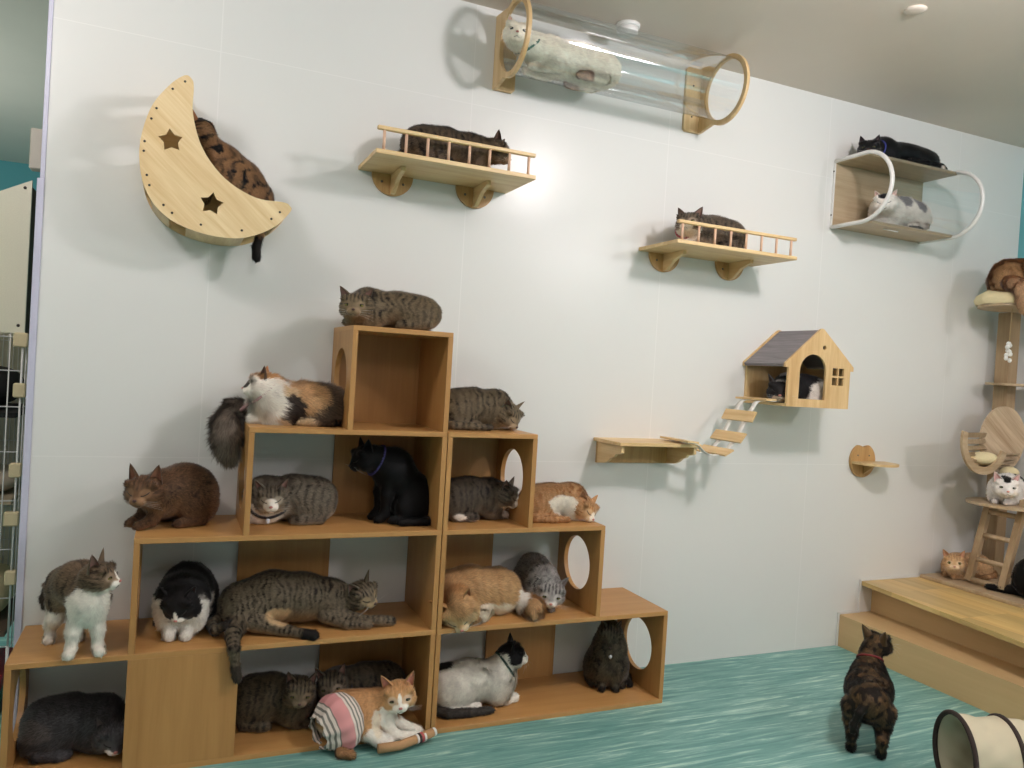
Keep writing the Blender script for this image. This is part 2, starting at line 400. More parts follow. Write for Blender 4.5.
for a, b in ((2, 8), (12, 20), (24, 31), (35, 41), (45, 57), (65, n-2)): slat(a, min(b, n))
sc = [(196-16, 83), (171, 88), (156, 103), (150, 111), (143, 130), (142, 140), (144, 162), (147, 172), (158, 192), (165, 201), (199, 220), (240, 228), (274, 222), (282, 216)]
for (x, z) in ((-1.045, 2.49), (-1.085, 2.455), (-1.135, 2.375), (-1.150, 2.335), (-1.168, 2.25), (-1.169, 2.215), (-1.155, 2.13), (-1.145, 2.095), (-1.095, 2.03), (-1.065, 2.005), (-.965, 1.975), (-.82, 1.972), (-.715, 2.03), (-.685, 2.06)):
    MB().ell((x, 0.1595, z), (.0045, .002, .0045), 8, 6).build('screw', M['screw'], t)

# ------------------------------------------------------------------ railed shelves
def rail_shelf(x0, x1, y0, z, label):
    t = empty('railed_cat_shelf', ((x0+x1)/2, (y0+YW)/2, z), label, 'cat shelf', 'railed cat shelves')
    MB().box((x0, y0, z), (x1, YW-.001, z+.018), .0015).build('board', M['pine_x'], t)
    L = x1-x0
    for k in range(8):
        x = x0+.033+(L-.066)*k/7
        MB().tube([(x, y0+.014, z+.017), (x, y0+.014, z+.098)], .0062, 10).build('rail_post', M['dowel'], t)
    MB().box((x0+.004, y0+.004, z+.096), (x1-.004, y0+.024, z+.112), .003).build('rail', M['pine_x'], t)
    for cx in (x0+.152, x1-.160):
        b = MB().plate([circ(cx, z-.0005, .092, 28, a0=180, a1=360)], .014, XZ(YW-.0145)).build('bracket', M['bracket'], t)
        prof = [(YW-.0145, z-.0005), (YW-.185, z-.0005), (YW-.185, z-.018), (YW-.155, z-.026), (YW-.11, z-.040), (YW-.075, z-.065), (YW-.045, z-.086), (YW-.0145, z-.088)]
        MB().plate([prof], .018, YZ(cx-.009)).build('rib', M['pine_y'], b)
        for s in (-1, 1): MB().ell((cx+s*.048, YW-.0155, z-.036), (.006, .003, .006), 10, 6).build('screw', M['steel'], b)
    return t
rail_shelf(-.343, .356, .078, 2.330, 'pine shelf with a rail left of the clear tube, holding a dark tabby')
rail_shelf(1.100, 1.830, .072, 2.150, 'pine shelf with a rail lower and right of the clear tube, holding a white-faced tabby')

# ------------------------------------------------------------------ clear tube
TY, TZ, TR = 0.195, 2.962, 0.152
t = empty('clear_tube_walkway', (0.845, TY, TZ-TR), 'clear acrylic tube between two wooden end rings high under the ceiling', 'cat tunnel')
MB().grid(lambda u, v: (0.276+v*1.138, TY+TR*math.cos(2*PI*u), TZ+TR*math.sin(2*PI*u)), 48, 6, True).build('tube', M['acrylic'], t)
for xa, inner in ((0.262, 1), (1.412, -1)):
    ro = TR+.018
    out = [(YW-.001, TZ-.165), (YW-.001, TZ+.165)]
    out = [(YW-.001, TZ-.168)] + [(YW-.03, TZ-.168)] + [(TY+ro*math.cos(R(a)), TZ+ro*math.sin(R(a))) for a in range(-62, -299, -8)] + [(YW-.03, TZ+.168), (YW-.001, TZ+.168)]
    MB().plate([out, circ(TY, TZ, TR-.006, 48)], .016, YZ(xa-.008)).build('end_ring', M['ply'], t)
    b0, b1 = sorted((xa+inner*.008, xa+inner*.098))
    MB().plate([[(b0, TZ-.168), (b1-.012, TZ-.168), (b1, TZ-.156), (b1, TZ+.150), (b1-.012, TZ+.162), (b0, TZ+.162)] if inner > 0 else
                [(b1, TZ-.168), (b0+.012, TZ-.168), (b0, TZ-.156), (b0, TZ+.150), (b0+.012, TZ+.162), (b1, TZ+.162)]], .016, XZ(YW-.017)).build('mounting_plate', M['ply'], t)
    for dz in (-.09, .07):
        MB().ell(((b0+b1)/2, YW-.018, TZ+dz), (.005, .003, .005), 8, 6).build('screw', M['screw'], t)

# ------------------------------------------------------------------ acrylic two-level shelf
x0, x1, zb, zt = 2.372, 3.080, 2.433, 2.812
YC = 0.192; zm = (zb+zt)/2; RR = (zt-zb)/2
t = empty('bubble_cat_shelf', (2.726, .2, zb), 'two-level oak shelf with a clear bubble front and white rims on the upper right wall', 'cat shelf')
MB().box((x0, YC-.02, zb), (x1, YW-.001, zb+.016), .001).build('lower_board', M['greyoak'], t)
MB().box((x0, YC-.02, zt-.016), (x1, YW-.001, zt), .001).build('upper_board', M['greyoak'], t)
MB().box((x0+.002, YW-.013, zb+.016), (x1-.002, YW-.001, zt-.016)).build('back_board', M['greyoak'], t)
MB().grid(lambda u, v: (x0+.006+u*(x1-x0-.012), YC-(RR-.004)*math.sin(PI*v), zm-(RR-.004)*math.cos(PI*v)), 3, 28).build('bubble_front', M['acrylic'], t)
for xx in (x0, x1):
    pts = [(xx, YW-.012, zb+.001), (xx, .30, zb+.001)] + [(xx, YC-RR*math.sin(R(a)), zm-RR*math.cos(R(a))) for a in range(0, 181, 8)] + [(xx, .30, zt-.001), (xx, YW-.012, zt-.001)]
    MB().tube(pts, .0115, 10).build('rim', M['white_plastic'], t)
    MB().box((xx-.007, YW-.012, zb), (xx+.007, YW-.001, zt)).build('edge_strip', M['white_plastic'], t)
for xx in (x0+.0, x1): 
    for z in (zb+.07, zt-.06): MB().ell((xx-.008, YW-.008, z), (.003, .005, .005), 8, 6).build('screw', M['screw'], t)
MB().tube([(2.60, .24, zb-.002), (2.63, .21, zb-.012), (2.68, .21, zb-.012), (2.71, .24, zb-.002)], .003, 6).build('handle', M['white_plastic'], t)

# ------------------------------------------------------------------ house
hx0, hx1, hy0, hz0, hze, hzp = 1.83, 2.252, .08, 1.408, 1.620, 1.806
cx = (hx0+hx1)/2
t = empty('cat_house', (cx, .24, hz0), 'small pine cat house with a grey felt roof, an arched front and a cross window', 'cat house')
def gable(h0, h1):   # outline with small eaves
    return [(h0, hz0), (h1, hz0), (h1, hze-.012), (h1+.022, hze-.012), (h1+.022, hze+.010), (cx+.012, hzp+.010), (cx, hzp+.014), (cx-.012, hzp+.010), (h0-.022, hze+.010), (h0-.022, hze-.012), (h0, hze-.012)]
arch = [(1.905, hz0+.042), (2.083, hz0+.042)] + [(1.994+.089*math.cos(R(a)), 1.594+.089*math.sin(R(a))) for a in range(0, 181, 12)]
wins = [[(a, b), (a+.036, b), (a+.036, b+.040), (a, b+.040)] for a in (2.128, 2.172) for b in (1.530, 1.580)]
MB().plate([gable(hx0, hx1), arch] + wins + [circ(2.062, 1.722, .012, 14)], .013, XZ(hy0)).build('front_gable', M['pine_z'], t)
MB().plate([gable(hx0, hx1)], .012, XZ(YW-.013)).build('back_gable', M['pine_z'], t)
MB().box((hx0-.002, hy0+.013, hz0), (hx1, YW-.013, hz0+.014)).build('floor_board', M['pine_x'], t)
MB().box((hx1-.012, hy0+.013, hz0+.014), (hx1, YW-.013, hze-.003)).build('side_wall', M['pine_y'], t)
def roof(xe, sgn):
    mb = MB(); xa = cx; pts = [(xa, hzp-.008), (xe, hze-.010), (xe+sgn*.006, hze+.004), (xa, hzp+.007)]
    return mb.plate([pts], YW-hy0-.026, XZ(hy0+.013)).build('roof_slope', M['roof_felt'], t)
roof(hx0-.016, -1); roof(hx1+.016, 1)

# ------------------------------------------------------------------ lower shelf and hanging ladder
t = empty('bracket_shelf', (1.14, .28, 1.075), 'plain pine shelf at the foot of the small hanging ladder', 'cat shelf')
MB().box((.907, .150, 1.180), (1.375, YW-.001, 1.197), .0015).build('board', M['pine_x'], t)
MB().box((.925, YW-.018, 1.072), (1.357, YW-.001, 1.180), .001).build('back_board', M['bracket'], t)
for xa in (.925, 1.340):
    MB().plate([[(YW-.018, 1.180), (.165, 1.180), (.165, 1.146), (.185, 1.138), (.215, 1.136), (.232, 1.120), (.262, 1.112), (.290, 1.092), (.32, 1.080), (YW-.018, 1.072)]], .016, YZ(xa)).build('bracket', M['pine_y'], t)
path = [(1.275, 1.2045), (1.345, 1.196), (1.395, 1.160), (1.450, 1.143), (1.508, 1.156), (1.552, 1.186), (1.590, 1.232), (1.622, 1.290), (1.652, 1.342), (1.685, 1.392), (1.715, 1.424), (1.80, 1.428), (1.87, 1.428)]
P3 = catmull([(a, 0, b) for a, b in path], False, 4)
t = empty('hanging_ladder', (1.51, .22, 1.143), 'little rope-bridge ladder of pine slats on white straps hanging from the cat house', 'cat ladder')
for y in (.160, .270):
    mb = MB(); mb.grid(lambda u, v: (P3[round(u*(len(P3)-1))].x, y+(v-.5)*.034, P3[round(u*(len(P3)-1))].z), len(P3), 2)
    mb.build('strap', M['webbing'], t, solid=.003)
def rung(x, z, a, w=.030):
    Mx = Matrix.Translation((x, .215, z)) @ Matrix.Rotation(-a, 4, 'Y')
    MB().obox(Mx @ Matrix.Translation((0, 0, .0065)), w, .118, .005).build('rung', M['pine_y'], t, bevel=.0015)
rung(1.285, 1.2045, R(-4), .034); rung(1.508, 1.157, R(28)); rung(1.591, 1.233, R(52)); rung(1.652, 1.342, R(62)); rung(1.748, 1.429, R(3), .034)

# ------------------------------------------------------------------ small perch
t = empty('wall_perch', (2.74, .3, 1.0), 'small half-round perch on an oval back plate below the cat house', 'cat perch')
ov = [(2.735+.098*math.cos(R(a)), 1.100+(.100 if not 65 < a < 115 else .100-.022*(1-abs(a-90)/25))*math.sin(R(a))) for a in range(0, 360, 6)]
MB().plate([ov], .016, XZ(YW-.017)).build('back_plate', M['bracket'], t)
MB().plate([[(2.645, YW-.018), (2.645, .33)] + [(2.775+.130*math.cos(R(a)), .33+.115*math.sin(R(a))) for a in range(180, 361, 12)] + [(2.905, YW-.018)]], .014, XY(1.082)).build('seat', M['pine_x'], t)
MB().plate([[(YW-.018, 1.081), (YW-.10, 1.081), (YW-.018, 1.02)]], .014, YZ(2.74)).build('rib', M['bracket'], t)
for z in (1.13,): 
    for s in (-1, 1): MB().ell((2.735+s*.045, YW-.018, z), (.005, .003, .005), 8, 6).build('screw', M['steel'], t)

# ------------------------------------------------------------------ cat tree in the right corner
zd = 0.376
t = empty('cat_tree', (3.60, .10, zd), 'tall wooden cat tree with a ladder, barrel bed and plush pads in the right corner', 'cat tree')
MB().box((3.28, -.36, zd), (3.97, .39, zd+.022), .004).build('base', M['treewood'], t)
MB().box((3.772, .255, zd+.022), (3.862, .345, 2.062), .003).build('post', M['treewood_z'], t)
MB().plate([circ(3.63, .12, .25, 36, ry=.20)], .014, XY(2.062)).build('top_platform', M['treewood'], t)
def pad(cx, cy, z, rx, ry, h, name='plush_pad'):
    def f(u, v):
        a = 2*PI*u; k = [1.0, 1.05, 1.0, .88, .66, .35, .001][round(v*6)]; zz = [0, .4, .8, 1, .93, .86, .84][round(v*6)]
        w = 1+.03*math.sin(9*a)
        return (cx+rx*k*w*math.cos(a), cy+ry*k*w*math.sin(a), z+h*zz*(1+.1*math.sin(5*a)))
    return MB().grid(f, 40, 7, True).build(name, M['plush'], t)
pad(3.63, .12, 2.076, .255, .205, .075)
MB().plate([circ(3.80, .235, .16, 30, ry=.15)], .014, XY(1.600)).build('middle_platform', M['treewood'], t)
# barrel bed: half ring at the back, slats, full disc in front
ring = circ(3.315, 1.27, .203, 30, a0=166, a1=338) + circ(3.315, 1.27, .160, 30, a0=338, a1=166)
MB().plate([ring], .016, XZ(.045)).build('barrel_ring', M['treewood'], t)
disc = MB().plate([circ(3.70, 1.265, .205, 48)], .014, XZ(.205)).build('barrel_disc', wood('tree_disc', (214, 194, 164), (172, 144, 112), 'X', band=16, contrast=1.3), t)
turn_grain(disc.data.materials[0], 35)
for a in range(172, 335, 13):
    p0 = Vector((3.315+.172*math.cos(R(a)), .061, 1.27+.172*math.sin(R(a)))); p1 = Vector((3.70+.172*math.cos(R(a)), .204, 1.265+.172*math.sin(R(a))))
    d = p1-p0; n = Vector((math.cos(R(a)), 0, math.sin(R(a)))); y = d.normalized(); x = y.cross(n).normalized(); n = x.cross(y)
    MB().obox(frame((p0+p1)/2, x, y, n), .014, d.length/2-.001, .005).build('barrel_slat', M['treewood_z'], t)
MB().ell((3.40, .115, 1.155), (.11, .06, .040), 20, 12).build('barrel_pad', M['plush'], t)
MB().tube([(3.70, .195, 1.085), (3.73, .24, 1.06), (3.79, .28, 1.0)], .014, 8).build('barrel_strut', M['treewood'], t)
MB().ell((3.62, .10, 1.075), (.055, .05, .035), 18, 12).build('plush_ball', M['plush'], t)
# lower platform with the ladder
MB().plate([circ(3.56, .06, .21, 36, ry=.22)], .016, XY(.880)).build('lower_platform', M['treewood'], t)
MB().box((3.77, .14, .882), (3.86, .26, .894)).build('platform_arm', M['treewood'], t)
MB().plate([[(-.20, .897), (-.05, .897), (-.05, .935), (-.08, .945), (-.10, .935), (-.10, .915), (-.15, .915), (-.15, .935), (-.17, .945), (-.20, .935)]], .012, YZ(3.50)).build('platform_rail', M['treewood'], t)
fx0, fz0, fx1, fz1 = 3.405, .398, 3.545, .880
dx = Vector((fx1-fx0, 0, fz1-fz0)); L = dx.length; dx.normalize(); nx = Vector((dx.z, 0, -dx.x))
for y in (.158, -.045):
    MB().obox(frame(Vector((fx0+fx1, 2*y, fz0+fz1+.014))/2, nx, (0, 1, 0), dx), .016, .019, L/2-.010).build('ladder_rail', M['treewood_z'], t)
for z in (.425, .545, .69, .83):
    k = (z-fz0)/(fz1-fz0); x = fx0+(fx1-fx0)*k
    MB().tube([(x, -.05, z), (x, .163, z)], .0155, 12).build('rung', M['treewood'], t)
t2 = empty('hanging_toy', (3.36, .02, 1.80), 'little white fluffy toy on a string below the top pad of the cat tree', 'cat toy')
MB().tube([(3.42, .02, 2.043), (3.415, .02, 1.84)], .0018, 6).build('string', M['rope'], t2)
mb = MB(); rnd = random.Random(5)
for k in range(9): mb.ell((3.415+rnd.uniform(-.015, .015), .02+rnd.uniform(-.01, .01), 1.835-.014*k*.8+rnd.uniform(-.005, .005)), (.016-.001*k, .012, .014), 10, 8)
mb.build('fluff', M['webbing'], t2)

# ------------------------------------------------------------------ play tunnel
ax = Vector((1, -.5, 0)).normalized(); rv = ax.cross(Vector((0, 0, 1))).normalized(); RT = .150
A = Vector((1.752, -1.005, .152))
def tp(s, a, r=RT, sag=0.0): return A + ax*s + (rv*math.cos(a)+Vector((0, 0, 1))*math.sin(a))*r
t = empty('play_tunnel', (A.x, A.y, 0), 'beige fabric play tunnel with dark brown hoops on the teal floor', 'cat tunnel')
def tf(u, v):
    s = v*.70; k = abs(math.sin(PI*s/.175)); rr = RT-.010*k-(.0035*math.sin(2*PI*u*5+s*38)+.0025*math.sin(2*PI*u*11-s*61))*k
    return tp(s, 2*PI*u, rr)
MB().grid(tf, 64, 61, True).build('sleeve', M['fabric_tan'], t, solid=.003)
for k in range(5):
    MB().tube([tp(.175*k, R(a), RT+.0005) for a in range(0, 360, 8)], .0095, 8, True, flat=1.0).build('hoop', M['fabric_brown'], t)
# ------------------------------------------------------------------ cage beyond the left end of the wall
cy, cxr, cxl = .535, -1.566, -2.30
t = empty('wire_cage', (-1.9, .8, .05), 'white wire cage with a cream top panel beyond the left end of the wall', 'cage')
MB().plate([[(cxl, 1.53), (cxr, 1.53), (cxr, 2.122), (cxl, 1.72)]], .016, XZ(cy)).build('top_panel', M['cream_plastic'], t)
MB().plate([[(cy+.016, 1.53), (cy+.62, 1.53), (cy+.62, 2.10), (cy+.016, 2.10)]], .012, YZ(cxr-.013)).build('side_panel', plain('dark_wood_side', (84, 66, 48), .7), t)
MB().plate([[(cxl, .30), (cxr-.014, .30), (cxr-.014, 2.10), (cxl, 1.72)]], .012, XZ(cy+.612)).build('rear_panel', M['cream_plastic'], t)
for z in (2.09, 1.56): MB().ell((cxr-.022, cy-.001, z), (.006, .003, .006), 8, 6).build('screw', M['screw'], t)
mb = MB()
for k in range(18): mb.tube([(cxr-.004-.042*k, cy+.004, .30), (cxr-.004-.042*k, cy+.004, 1.53)], .0024 if k else .004, 6)
for z in (.31, .50, .69, .88, 1.07, 1.245, 1.385, 1.515): mb.tube([(cxl, cy+.004, z), (cxr, cy+.004, z)], .0026, 6)
mb.build('front_grid', M['white_wire'], t)
mb = MB()
for k in range(12): mb.tube([(cxr+.006, cy+.02+.05*k, .30), (cxr+.006, cy+.02+.05*k, 1.53)], .0022, 6)
for z in (.31, .50, .69, .88, 1.07, 1.245, 1.385, 1.515): mb.tube([(cxr+.006, cy+.01, z), (cxr+.006, cy+.60, z)], .0022, 6)
mb.build('side_grid', M['white_wire'], t)
mb = MB()
for k in range(36): mb.tube([(cxr-.02*k-.01, cy+.60, .30), (cxr-.02*k-.01, cy+.60, 1.53)], .0022, 5)
for k in range(9): mb.tube([(cxl, cy+.60, .30+.15*k), (cxr, cy+.60, .30+.15*k)], .0022, 5)
mb.build('rear_grid', M['white_wire'], t)
for z, wx in ((1.505, .034), (1.31, .020), (1.00, .020), (.81, .040), (.58, .014)):
    MB().box((cxr-.018-wx*.5, cy-.012, z-.028), (cxr+.014, cy+.018, z+.028), .005).build('joint', M['beige_plastic'], t)
for z, m_ in ((.86, (172, 158, 132)), (.34, (96, 80, 66)), (1.20, (26, 24, 24))):
    MB().box((cxl+.01, cy+.03, z), (cxr-.02, cy+.58, z+.02)).build('shelf', plain('cage_shelf', m_, .8), t)
def cushion(name, c, r, col, label):
    m_ = plain(name+'_fabric', col, .9, bump=.8, bscale=40)
    return tag(MB().grid(lambda u, v: (c[0]+r[0]*math.copysign(abs(math.cos(2*PI*u))**.5, math.cos(2*PI*u))*math.sin(PI*v)**.5, c[1]+r[1]*math.copysign(abs(math.sin(2*PI*u))**.5, math.sin(2*PI*u))*math.sin(PI*v)**.5, c[2]-r[2]*math.cos(PI*v)), 32, 14, True).build(name, m_), label, 'cushion')
cushion('folded_blanket', (-1.76, .83, .925), (.17, .2, .045), (190, 178, 158), 'grey beige folded blanket on the upper shelf inside the wire cage')
cushion('cat_cushion', (-1.77, .83, .455), (.17, .2, .095), (206, 190, 150), 'tan cushion on the lowest shelf inside the wire cage')
cushion('hammock', (-1.80, .83, 1.31), (.19, .2, .085), (30, 28, 28), 'black cat bed on the top shelf inside the wire cage')
# cable box and low shelf of boxes beyond the wall end
tag(MB().box((-1.578, .52, 2.165), (-1.530, .58, 2.32), .004).build('junction_box', plain('taupe_box', (190, 184, 170), .5)), 'small beige junction box on the edge of the wall above the cage', 'junction box')
for k, (c, dz, lab) in enumerate((((170, 50, 60), .045, 'flat red box on the floor under the wire cage, topmost of its pile'), ((60, 110, 96), .05, 'flat green box on the floor under the cage, between the red and the dark one'), ((48, 42, 52), .05, 'flat dark box on the floor under the cage, lowest of its pile'))):
    z0 = [.105, .052, .0][k]
    tag(MB().box((-1.93, .62, z0), (-1.60, 1.0, z0+dz), .002).build('flat_box', plain('flat_box', c, .6)), lab, 'box', 'flat boxes under the cage')
for xx in (cxl+.01, cxr-.004):
    for yy in (cy+.004, cy+.60): MB().tube([(xx, yy, 0), (xx, yy, .31)], .006, 8).build('foot', M['white_wire'], t)

# ------------------------------------------------------------------ cats
_rs = np.random.RandomState(7)
_LAT = _rs.rand(64, 64, 64).astype(np.float32)
def vnoise(P, scale, off=0.0):
    """smooth value noise 0..1 at points P"""
    q = P*scale+off; i = np.floor(q).astype(int); f = q-i; f = f*f*(3-2*f); i &= 63; j = (i+1) & 63
    def L(a, b, c): return _LAT[a, b, c]
    x0, y0, z0 = i.T; x1, y1, z1 = j.T; fx, fy, fz = f.T
    a = L(x0, y0, z0)*(1-fx)+L(x1, y0, z0)*fx; b = L(x0, y1, z0)*(1-fx)+L(x1, y1, z0)*fx
    c = L(x0, y0, z1)*(1-fx)+L(x1, y0, z1)*fx; d = L(x0, y1, z1)*(1-fx)+L(x1, y1, z1)*fx
    return (a*(1-fy)+b*fy)*(1-fz)+(c*(1-fy)+d*fy)*fz
def sstep(a, b, x):
    t = np.clip((x-a)/(b-a), 0, 1); return t*t*(3-2*t)
def nrm(v): v = np.asarray(v, float); return v/np.linalg.norm(v)
def rotm(yaw, pitch, roll=0.0):
    """columns: forward, left, up"""
    cy, sy = math.cos(R(yaw)), math.sin(R(yaw)); cp, sp = math.cos(R(pitch)), math.sin(R(pitch))
    f = np.array([cy*cp, sy*cp, sp]); l = np.array([-sy, cy, 0]); u = np.cross(f, l)
    cr, sr = math.cos(R(roll)), math.sin(R(roll))
    return np.stack([f, l*cr+u*sr, u*cr-l*sr], 1)

class Body:
    """smooth union of tapered capsules and ellipsoids -> one skin"""
    def __init__(s): s.pr = []
    def rc(s, a, b, ra, rb, ch='T', k=.02, s0=0.0, s1=0.0):
        s.pr.append(('c', np.array(a, float), np.array(b, float), ra, rb, ch, k, s0, s1))
    def chain(s, pts, ch='L', k=.016, tag=None):
        acc = 0.0
        for p, q in zip(pts[:-1], pts[1:]):
            d = math.dist(p[:3], q[:3]); s.rc(p[:3], q[:3], p[3], q[3], tag or ch, k, acc, acc+d); acc += d
    def el(s, c, r, Rm=None, ch='T', k=.025):
        s.pr.append(('e', np.array(c, float), np.array(r, float), np.eye(3) if Rm is None else Rm, None, ch, k, 0, 0))
    def dist(s, p, P):
        if p[0] == 'c':
            a, b = p[1], p[2]; ba = b-a; L2 = max(ba@ba, 1e-9)
            t = np.clip((P-a)@ba/L2, 0, 1); return np.linalg.norm(P-a-t[..., None]*ba, axis=-1)-(p[3]+(p[4]-p[3])*t), t
        q = (P-p[1])@p[3]; k0 = np.linalg.norm(q/p[2], axis=-1); k1 = np.linalg.norm(q/p[2]**2, axis=-1)
        return k0*(k0-1)/np.maximum(k1, 1e-6), np.zeros(P.shape[:-1])
    def bounds(s, p):
        if p[0] == 'c':
            r = max(p[3], p[4]); return np.minimum(p[1], p[2])-r, np.maximum(p[1], p[2])+r
        e = np.abs(p[3])@p[2]; return p[1]-e, p[1]+e
    def field(s, P):
        f = np.full(P.shape[:-1], .2)
        for p in s.pr:
            d, _ = s.dist(p, P); k = p[6]; h = np.clip(k-np.abs(f-d), 0, None)/k
            f = np.minimum(f, d)-h*h*k*.25
        return f
    def trace(s, o, d, n=40):
        o = np.array(o, float); d = np.array(d, float)
        for _ in range(n):
            v = float(s.field(o[None])[0])
            if v < .0002: break
            o = o+d*v*.9
        return o
    def mesh(s, vx=.004):
        B = [s.bounds(p) for p in s.pr]; lo = np.min([b[0] for b in B], 0)-.012; hi = np.max([b[1] for b in B], 0)+.012
        n = np.ceil((hi-lo)/vx).astype(int)+1
        ax = [lo[i]+vx*np.arange(n[i]) for i in range(3)]
        F = np.full(n, .06, np.float32)
        for p, (bl, bh) in zip(s.pr, B):
            i0 = np.clip(np.floor((bl-.035-lo)/vx).astype(int), 0, n-1); i1 = np.clip(np.ceil((bh+.035-lo)/vx).astype(int)+1, 1, n)
            sl = tuple(slice(a, b) for a, b in zip(i0, i1))
            P = np.stack(np.meshgrid(ax[0][sl[0]], ax[1][sl[1]], ax[2][sl[2]], indexing='ij'), -1)
            d, _ = s.dist(p, P); f = F[sl]; k = p[6]; h = np.clip(k-np.abs(f-d), 0, None)/k
            F[sl] = np.minimum(f, d)-h*h*k*.25
        ins = F < 0; m = n-1
        acc = np.zeros(tuple(m)+(3,), np.float32); cnt = np.zeros(tuple(m), np.int32)
        offs = [(0, 0, 0), (1, 0, 0), (0, 1, 0), (1, 1, 0), (0, 0, 1), (1, 0, 1), (0, 1, 1), (1, 1, 1)]
        def at(A, o): return A[o[0]:o[0]+m[0], o[1]:o[1]+m[1], o[2]:o[2]+m[2]]
        for a in range(8):
            for b in range(a+1, 8):
                da = np.subtract(offs[b], offs[a])
                if np.abs(da).sum() != 1: continue
                A_, B_ = at(F, offs[a]), at(F, offs[b]); c = at(ins, offs[a]) != at(ins, offs[b])
                t = A_[c]/(A_[c]-B_[c]); acc[c] += np.array(offs[a])+t[:, None]*da; cnt[c] += 1
        act = cnt > 0; idx = np.full(tuple(m), -1); idx[act] = np.arange(act.sum())
        cell = np.argwhere(act); V = lo+vx*(cell+acc[act]/cnt[act][:, None])
        Q = []
        for d in range(3):
            e1, e2 = (d+1) % 3, (d+2) % 3
            c = np.moveaxis(ins, d, 0); ch = c[:-1] != c[1:]; sgn = c[:-1]
            ch = np.moveaxis(ch, 0, d); sgn = np.moveaxis(sgn, 0, d)
            w = np.argwhere(ch); keep = (w[:, e1] > 0) & (w[:, e2] > 0) & (w[:, e1] < m[e1]) & (w[:, e2] < m[e2]); w = w[keep]
            sg = sgn[tuple(w.T)]
            def g(o1, o2):
                u = w.copy(); u[:, e1] += o1; u[:, e2] += o2; return idx[tuple(u.T)]
            q = np.stack([g(-1, -1), g(0, -1), g(0, 0), g(-1, 0)], 1)
            q[~sg] = q[~sg][:, ::-1]; Q.append(q)
        Q = np.concatenate(Q); Q = Q[(Q >= 0).all(1)]
        return V, Q
    def classify(s, V):
        D = []; S = []; G = np.array([nrm(p[2]-p[1]) if p[0] == 'c' else (0, 0, 0) for p in s.pr])
        for p in s.pr:
            d, t = s.dist(p, V); D.append(d); S.append(p[7]+(p[8]-p[7])*t)
        D = np.array(D); i = D.argmin(0); tags = np.array([p[5] for p in s.pr])
        return tags[i], np.array(S)[i, np.arange(len(V))], G[i]

def lin(c): return np.array(s2l(c))
def mixs(a, b, t): return a*(1-t)+b*t
def mix(a, b, t): return a*(1-t[:, None])+b*t[:, None]

